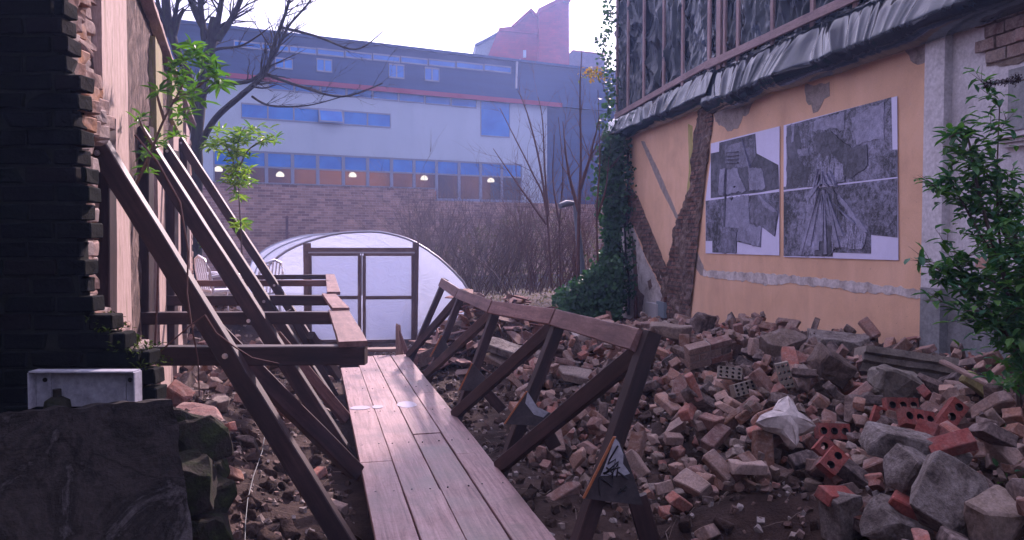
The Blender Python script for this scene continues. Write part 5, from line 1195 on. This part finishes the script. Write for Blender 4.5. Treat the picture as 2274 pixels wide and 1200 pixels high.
slab((.36, .2, .14), 3, 605, 2000, 1165, (20, 14, -15), M_conc, 'broad pale slab beside the upright block at the bottom edge', None, .15, 'concrete_slab')
slab((.26, .2, .2), 4, 606, 2215, 1165, (20, -10, 30), M_stone, 'brown block in the bottom right corner', None, .14)
slab((.22, .1, .08), 2, 607, 1890, 1055, (20, 35, -20), M_brick, 'thick brown brick below the red holed bricks', None, .09)
slab((.215, .1, .068), 1, 608, 1660, 1042, (2, 2, 2), M_brick, 'single brown brick on the lip of the dug hollow', None, .03, 'brick', 'brick', .006, .004)
slab((.23, .11, .07), 1, 609, 1590, 975, (15, -25, 40), M_tile, 'pink faced brick sloping toward the hollow', None, .07, 'brick', 'brick', .006, .004)
slab((.09, .08, .075), 2, 610, 1460, 1022, (10, 5, 20), M_stone, 'small pale cube of stone on bare soil near the handrail', None, .03)
slab((.24, .1, .07), 1, 611, 1253, 1100, (10, -22, 25), M_brick, 'brown brick lying beside the nearest handrail foot', None, .05, 'brick', 'brick', .006, .004)
slab((.13, .09, .065), 0, 622, 1495, 978, (10, 5, 5), M_brick, 'dark brick lying flat left of the pink faced brick', None, .05, 'brick', 'brick', .006, .003)
slab((.30, .12, .10), 1, 612, 2180, 865, (0, 38, -10), patchy('yellow_stone', [(.22, .19, .08), (.32, .27, .12)], 5, 40), 'yellowish block under the pale timber lath', None, .22)
slab((.62, .28, .16), 3, 613, 1865, 765, (14, 6, -6), M_conc, 'wide pale slab at the crest against the orange wall', None, .25, 'concrete_slab')
slab((.40, .24, .14), 3, 614, 1740, 762, (30, -15, 20), M_stone, 'pale slab tilted against the orange wall left of the widest one', None, .22, 'concrete_slab')
slab((.3, .22, .28), 4, 615, 1558, 722, (10, 10, 40), M_brick, 'brown masonry lump at the foot of the chimney scar', None, .25)
slab((.46, .2, .14), 3, 616, 1490, 738, (8, 5, -8), M_stone, 'flat pale stone left of the masonry lump at the wall foot', None, .18)
slab((.26, .2, .16), 2, 617, 1298, 742, (20, 20, 30), M_plasterchunk, 'bright white block beyond the handrail', None, .25)
slab((.6, .3, .1), 2, 618, 1118, 775, (14, 16, -14), M_conc, 'long grey slab seen between two handrail posts', None, .18, 'concrete_slab')
slab((.4, .22, .1), 2, 619, 1110, 800, (24, 20, -20), M_stone, 'pale slab just below the long grey slab between handrail posts', None, .12, 'concrete_slab')
slab((.36, .2, .1), 2, 620, 1275, 835, (20, 10, -10), M_stone, 'pale squared stone between the two nearest handrail posts', None, .12)
slab((.3, .22, .2), 3, 621, 1845, 815, (20, 30, 10), M_stone, 'pale boulder below the widest slab', None, .2)
# masonry fragment: bricks still bonded with mortar
def bonded():
    mb = MB()
    for r in range(3):
        for c in range(2 if r != 1 else 3):
            w_ = .215 if r != 1 or c == 1 else .1; x = (-.11+.225*c) if r != 1 else (-.165, .0, .165)[c]; g = chunk((w_, .11, .065), 0, 700+r*4+c, .004, .003); mb.add([(p[0]+x, p[1], p[2]+.075*(r-1)) for p in g[0]], g[1], 0)
    mb.box((-.20, -.046, -.10), (.20, .05, .10), 1); return mb
g = bonded(); t = put((g.v, g.f, g.m), None, 'masonry_fragment', 'fragment of bonded brickwork lying at the heap crest left of centre', 'masonry', 1572, 785, (18, -12, 14), None, .2, None, [M_brick, M_greypl])
# carved cornice block
mb = MB()
prof_ = [(-.16, -.12), (.10, -.12), (.12, -.05), (.16, -.03), (.16, .02), (.20, .04), (.20, .10), (-.16, .10)]
n = len(prof_); vs = []
for i in range(9): vs += [(-.38+.095*i, -a, b) for a, b in prof_]
mb.add(vs, [(i*n+k, (i+1)*n+k, (i+1)*n+(k+1) % n, i*n+(k+1) % n) for i in range(8) for k in range(n)]+[tuple(range(n)), tuple(range(9*n-1, 8*n-1, -1))])
mb.v = [tuple(Vector(v)+noise.noise_vector(Vector(v)*12)*.01) for v in mb.v]
M_carve = patchy('carved_stone', [(.13, .11, .09), (.23, .195, .165), (.28, .24, .20)], 5, 40, .9, .8, .02)
put((mb.v, mb.f), M_carve, 'cornice_block', 'moulded stone cornice block near the white pilaster foot', 'carved stone', 2005, 812, (-12, 8, -8), None, .26)
slab((.45, .25, .24), 7, 630, 1985, 858, (10, 20, 10), M_carve, 'lumpy carved stone boss beneath the moulded cornice block', None, .18, 'carved_stone', 'carved stone', .02, .02)
o = timber('timber_lath', px(2092, 803, 6.3), px(2200, 856, 5.7), .05, .03, M_oldwood); tag(o, 'pale straight timber lath lying on the heap near the pilaster', 'timber')
o = timber('timber_offcut', cast(1835, 1000, .05), cast(1858, 1030, .03), .03, .02, M_shore_red); bpy.data.objects.remove(o)
# left: slab, mossy stones, bricks
mb = MB(); nx, nz = 40, 34; vs = []
P00, P10, P11, P01 = px(-120, 1300, 2.55), px(445, 1300, 2.75), px(383, 886, 3.0), px(-120, 932, 2.95)
for j in range(nz+1):
    for i in range(nx+1):
        a, b = i/nx, j/nz; p = P00.lerp(P10, a).lerp(P01.lerp(P11, a), b); e = (noise.noise(Vector((i*.5, j*.5, 0)))*.006+noise.noise(Vector((i*.15, j*.15, 4)))*.01)
        if i == nx: p.x += .012*noise.noise(Vector((0, j*.23, 1)))
        if j == nz: p.z += .016*noise.noise(Vector((i*.27, 0, 1)))
        vs.append(p+Vector((0, -e, 0)))
m_ = len(vs); vs += [v+Vector((-.06, .06, -.008)) for v in vs]; W_ = nx+1
fs = [(j*W_+i, j*W_+i+1, (j+1)*W_+i+1, (j+1)*W_+i) for j in range(nz) for i in range(nx)]; fs += [tuple(m_+q for q in f[::-1]) for f in fs]
rim = [i for i in range(W_)]+[j*W_+nx for j in range(1, nz+1)]+[nz*W_+i for i in range(nx-1, -1, -1)]+[j*W_ for j in range(nz-1, 0, -1)]
fs += [(rim[k], m_+rim[k], m_+rim[(k+1) % len(rim)], rim[(k+1) % len(rim)]) for k in range(len(rim))]
mb.add(vs, fs)
def slabmat():
    m = NT('stained_slab'); a = m.noise(3.5, 9, .7, dist=.6); b = m.noise(50, 5, .7); v = m.n('TexVoronoi'); v.feature = 'DISTANCE_TO_EDGE'; v.inputs['Scale'].default_value = 1.6
    nv = m.n('VectorMath'); nv.operation = 'ADD'; n_ = m.n('TexNoise'); n_.inputs['Scale'].default_value = 4; m.l(m.tc.outputs['Object'], n_.inputs['Vector']); sc = m.n('VectorMath'); sc.operation = 'SCALE'; sc.inputs['Scale'].default_value = .35; m.l(n_.outputs['Color'], sc.inputs[0]); m.l(m.tc.outputs['Object'], nv.inputs[0]); m.l(sc.outputs[0], nv.inputs[1]); m.l(nv.outputs[0], v.inputs['Vector'])
    c = m.ramp(a, [(.3, (.010, .008, .007)), (.45, (.034, .027, .025)), (.54, (.012, .009, .008)), (.62, (.085, .075, .075))]); c = m.mix(1.0, c, m.ramp(b, [(.3, .7), (.7, 1.2)]), 'MULTIPLY')
    cr = m.ramp(v.outputs['Distance'], [(0, 0), (.008, 1)]); c = m.mix(1.0, c, m.mix(cr, (.5, .45, .42), (1, 1, 1)), 'MULTIPLY'); m.col(c); m.rough(.85); m.b.inputs['Specular IOR Level'].default_value = .2; m.bump(m.mix(.5, a, b), .8, .02); return m.mat
o = worldmesh(mb, 'stone_slab', slabmat(), None, (-1.6, 2.8, .4)); tag(o, 'large dark cracked stone slab leaning in the lower left corner', 'slab')
lm = [(430, 985, 3.5, (.26, .2, .2)), (405, 1075, 3.3, (.24, .2, .2)), (450, 1110, 3.45, (.2, .2, .16)), (440, 1180, 3.35, (.26, .2, .16)), (395, 950, 3.6, (.2, .18, .14)), (470, 1050, 3.8, (.16, .14, .10))]
ll = ['green topped mossy stone just right of the slab corner', 'mossy stone wedged against the slab edge', 'small mossy stone in the middle of the low stump', 'lowest mossy stone of the stump at the bottom edge', 'earthy stone at the top corner of the slab', 'earthy stone farthest right in the low stump']
for i, (x, y, Y, d) in enumerate(lm): put(chunk(d, 4, 800+i, .012, .012, 2), M_moss, 'mossy_stone', ll[i], 'stone', x, y, (random.uniform(-20, 20), random.uniform(-20, 20), random.uniform(0, 90)), Y)
mb = MB()    # bank of soil carrying the stump
slab((.42, .22, .09), 3, 640, 445, 925, (14, 6, -8), M_tile, 'flat pink slab fragment lying on the soil below the first beam', None, .03)
slab((.2, .15, .12), 3, 641, 395, 878, (24, 40, 10), M_brick, 'pinkish brick on edge at the foot of the ruined wall', None, .06)
slab((.15, .05, .12), 2, 642, 428, 815, (30, 40, 20), M_plasterchunk, 'small pale sliver of plaster under the first beam', None, .05)
# thin cable and dry stems
M_wire = simple('pale_cable', (.10, .12, .12), .6)
mb = MB(); mb.tube([cast(588, 965, .05), cast(583, 1000, .05), cast(562, 1060, .05), cast(550, 1110, .06), cast(545, 1160, .06), cast(543, 1235, .06)], .0026, 6); o = worldmesh(mb, 'cable', M_wire, None, cast(560, 1060)); tag(o, 'thin pale cable trailing over the soil left of the boardwalk', 'cable')
def vine(lab, pts, r=.006, mat=M_redtwig):
    mb = MB(); P = [px(*p) for p in pts]; mb.tube(P, [r*(1-.5*i/len(P)) for i in range(len(P))], 5); o = worldmesh(mb, 'dry_vine', mat, None, P[0]); tag(o, lab, 'vine', 'dry vines hanging on the shoring')
vine('long dry vine hanging down in front of the second raker', [(300,300,4.1),(350,360,4.05),(400,450,4.0),(418,560,4.0),(415,650,4.0),(425,720,4.0),(440,800,4.05),(443,880,4.1)])
vine('reddish vine arching from the toe of the pier to the first raker', [(340,850,4.0),(345,790,4.0),(380,760,3.95),(420,725,3.95),(455,700,3.95)], .005)
vine('thin vine looping down over the first beam', [(455,700,3.95),(480,740,3.95),(520,770,4.0),(560,795,4.05),(620,808,4.1)], .005)
vine('upright dry cane beside the wall', [(335,860,5.6),(345,760,5.6),(350,640,5.6),(352,560,5.6)], .010)
# splintered board at the boardwalk end
o = timber('splintered_board', px(888, 790, 10.9), px(884, 722, 10.9), .035, .11, M_oldwood, taper=.6, ragged=.05); tag(o, 'short splintered board standing upright at the end of the boardwalk', 'board')
o = timber('leaning_board', px(905, 790, 10.8), px(886, 735, 10.9), .03, .09, M_shore_red, taper=.5, ragged=.05); tag(o, 'short board leaning on the splintered one at the boardwalk end', 'board')

# ------------------------------------------------------------------ emit scattered rubble: nearest as things, remainder as one mass
placed.sort(key=lambda p: -p[3])
def vis(M):
    p = M.translation; x = CX+FPX*p.x/p.y; y = HORZ-(p.z-EYE)*FPX/p.y; return -20 < x < 2294 and y < 1215
lim = {'whole': 290, 'half': 290, 'stone': 230, 'tile': 110}; cnt = {k: 0 for k in lim}; rest = MB(); resto = MB()
NMS = {'whole': ('brick', 'brick'), 'half': ('brick_fragment', 'broken brick'), 'stone': ('stone_chunk', 'stone'), 'tile': ('roof_tile', 'roof tile')}
LB = {('whole', 'r'): 'loose weathered brick in the rubble heap between handrail and painted wall', ('half', 'r'): 'broken brick piece in the rubble heap between handrail and painted wall', ('stone', 'r'): 'lump of stone or mortar in the rubble heap between handrail and painted wall',
      ('whole', 'l'): 'loose brick on the soil under the timber shoring', ('half', 'l'): 'broken brick piece on the soil under the timber shoring', ('stone', 'l'): 'lump of stone on the soil under the timber shoring', ('tile', 'r'): 'reddish roof tile on the tile mound beside the polytunnel', ('tile', 'l'): 'reddish roof tile on the tile mound beside the polytunnel'}
for k, i, M, sz in placed:
    p = M.translation
    qx, qy = CX+FPX*p.x/p.y, HORZ-(p.z-EYE)*FPX/p.y; bad = False
    for (kx, ky, kp, kr) in KEEP:
        if (p-kp).length < kr*.62 or (p.y < kp.y+.05 and p.y > kp.y-1.2 and math.hypot(qx-kx, qy-ky) < kr*FPX/kp.y*.72): bad = True; break
    if bad: continue
    side = 'r' if uv(p.x, p.y)[0] > -.4 else 'l'
    if k == 'tile': side = 'r'
    if cnt[k] < lim[k] and vis(M):
        cnt[k] += 1; o = bpy.data.objects.new(NMS[k][0], PMESH[k][i]); scene.collection.objects.link(o); o.matrix_world = M
        tag(o, LB[(k, side)], NMS[k][1], LB[(k, side)].replace('reddish roof tile', 'roof tiles'))
    else:
        g = protos[k][i][1]; (rest if k in ('whole', 'half', 'tile') else resto).add([M @ Vector(v) for v in g[0]], g[1])
o = worldmesh(rest, 'brick_rubble', M_brick, kind='stuff'); o['label'] = 'smaller and farther broken bricks of the heap'; o['category'] = 'rubble'
o = worldmesh(resto, 'stone_rubble', M_stone, kind='stuff'); o['label'] = 'smaller and farther lumps of stone of the heap'; o['category'] = 'rubble'
# crumbs and litter on the soil
rnd = random.Random(66); mb = MB(); tw = MB(); crumbs = [chunk((.04, .03, .025), 3, 900+i, 0, .003, 0) for i in range(8)]
for k in range(9500):
    y = 3+10*rnd.random()**1.3; x = rnd.uniform(-4.5, 4.6); u, v = uv(x, y)
    if -.93 < u < .03 and v < 7 or x > wallX(y)-.05 or x < -.7-.343*y: continue
    g = crumbs[rnd.randrange(8)]; s = rnd.uniform(.35, 1.3); M = Matrix.Translation((x, y, Hn(x, y)+.004)) @ Euler((rnd.random()*6, rnd.random()*6, rnd.random()*6)).to_matrix().to_4x4() @ Matrix.Diagonal((s, s, s, 1)); mb.add([M @ Vector(v_) for v_ in g[0]], g[1])
M_crumb = rubble_mat('crumbs', [(.10, .06, .05), (.18, .12, .10), (.24, .19, .165), (.06, .04, .035), (.30, .26, .24)], .2)
o = worldmesh(mb, 'crumbled_debris', M_crumb, kind='stuff'); o['label'] = 'crumbs of brick and mortar scattered on the soil'; o['category'] = 'debris'
for k in range(1300):
    y = 3.2+7*rnd.random()**1.3; x = rnd.uniform(-3.4, 2.2); u, v = uv(x, y)
    if -.93 < u < .03 or x < -.7-.343*y: continue
    a = rnd.uniform(0, 6.28); L = rnd.uniform(.04, .2); d = Vector((math.cos(a), math.sin(a), 0)); p = Vector((x, y, 0)); q = p+d*L; c = (p+q)/2+Vector((rnd.gauss(0, .015), rnd.gauss(0, .015), 0))
    tw.tube([Vector((e.x, e.y, Hn(e.x, e.y)+rnd.uniform(.004, .03))) for e in (p, c, q)], rnd.uniform(.0015, .0035), 3)
o = worldmesh(tw, 'straw_litter', patchy('straw', [(.10, .07, .055), (.26, .20, .17)], 4, 30), kind='stuff'); o['label'] = 'dry twigs and straw littering the soil'; o['category'] = 'litter'

clods = [chunk((.10, .08, .06), 5, 950+i, .006, .012, 1) for i in range(6)]; mb = MB()
for k in range(1500):
    y = 3.2+8*rnd.random()**1.3; x = rnd.uniform(-3.6, 2.0); u, v = uv(x, y)
    if -.95 < u < .05 and v < 7 or x < -.7-.343*y or u > 2.2: continue
    g = clods[k % 6]; s = rnd.uniform(.25, 1.15)*(1.0 if u > 0 or y > 4.5 else 1.2); M = Matrix.Translation((x, y, Hn(x, y)+.01*s)) @ Euler((rnd.random()*6, rnd.random()*6, rnd.random()*6)).to_matrix().to_4x4() @ Matrix.Diagonal((s, s, s, 1)); mb.add([M @ Vector(v_) for v_ in g[0]], g[1], 0, True)
o = worldmesh(mb, 'soil_clods', M_soil, kind='stuff'); o['label'] = 'dark clods of earth lying loose on the soil'; o['category'] = 'soil'

# ------------------------------------------------------------------ haze
mb = MB(); mb.box((-145, -35, -2.2), (145, 165, 26)); m = bpy.data.materials.new('haze'); m.use_nodes = True; t = m.node_tree; t.nodes.clear(); ou = t.nodes.new('ShaderNodeOutputMaterial'); pv = t.nodes.new('ShaderNodeVolumePrincipled')
pv.inputs['Color'].default_value = (.36, .50, 1.0, 1); pv.inputs['Density'].default_value = HAZE_DENSITY; pv.inputs['Anisotropy'].default_value = .55; t.links.new(pv.outputs[0], ou.inputs['Volume'])
hz = mb.build('haze', m, kind='stuff'); hz['label'] = 'thin blue violet haze filling the plot'; hz['category'] = 'haze'
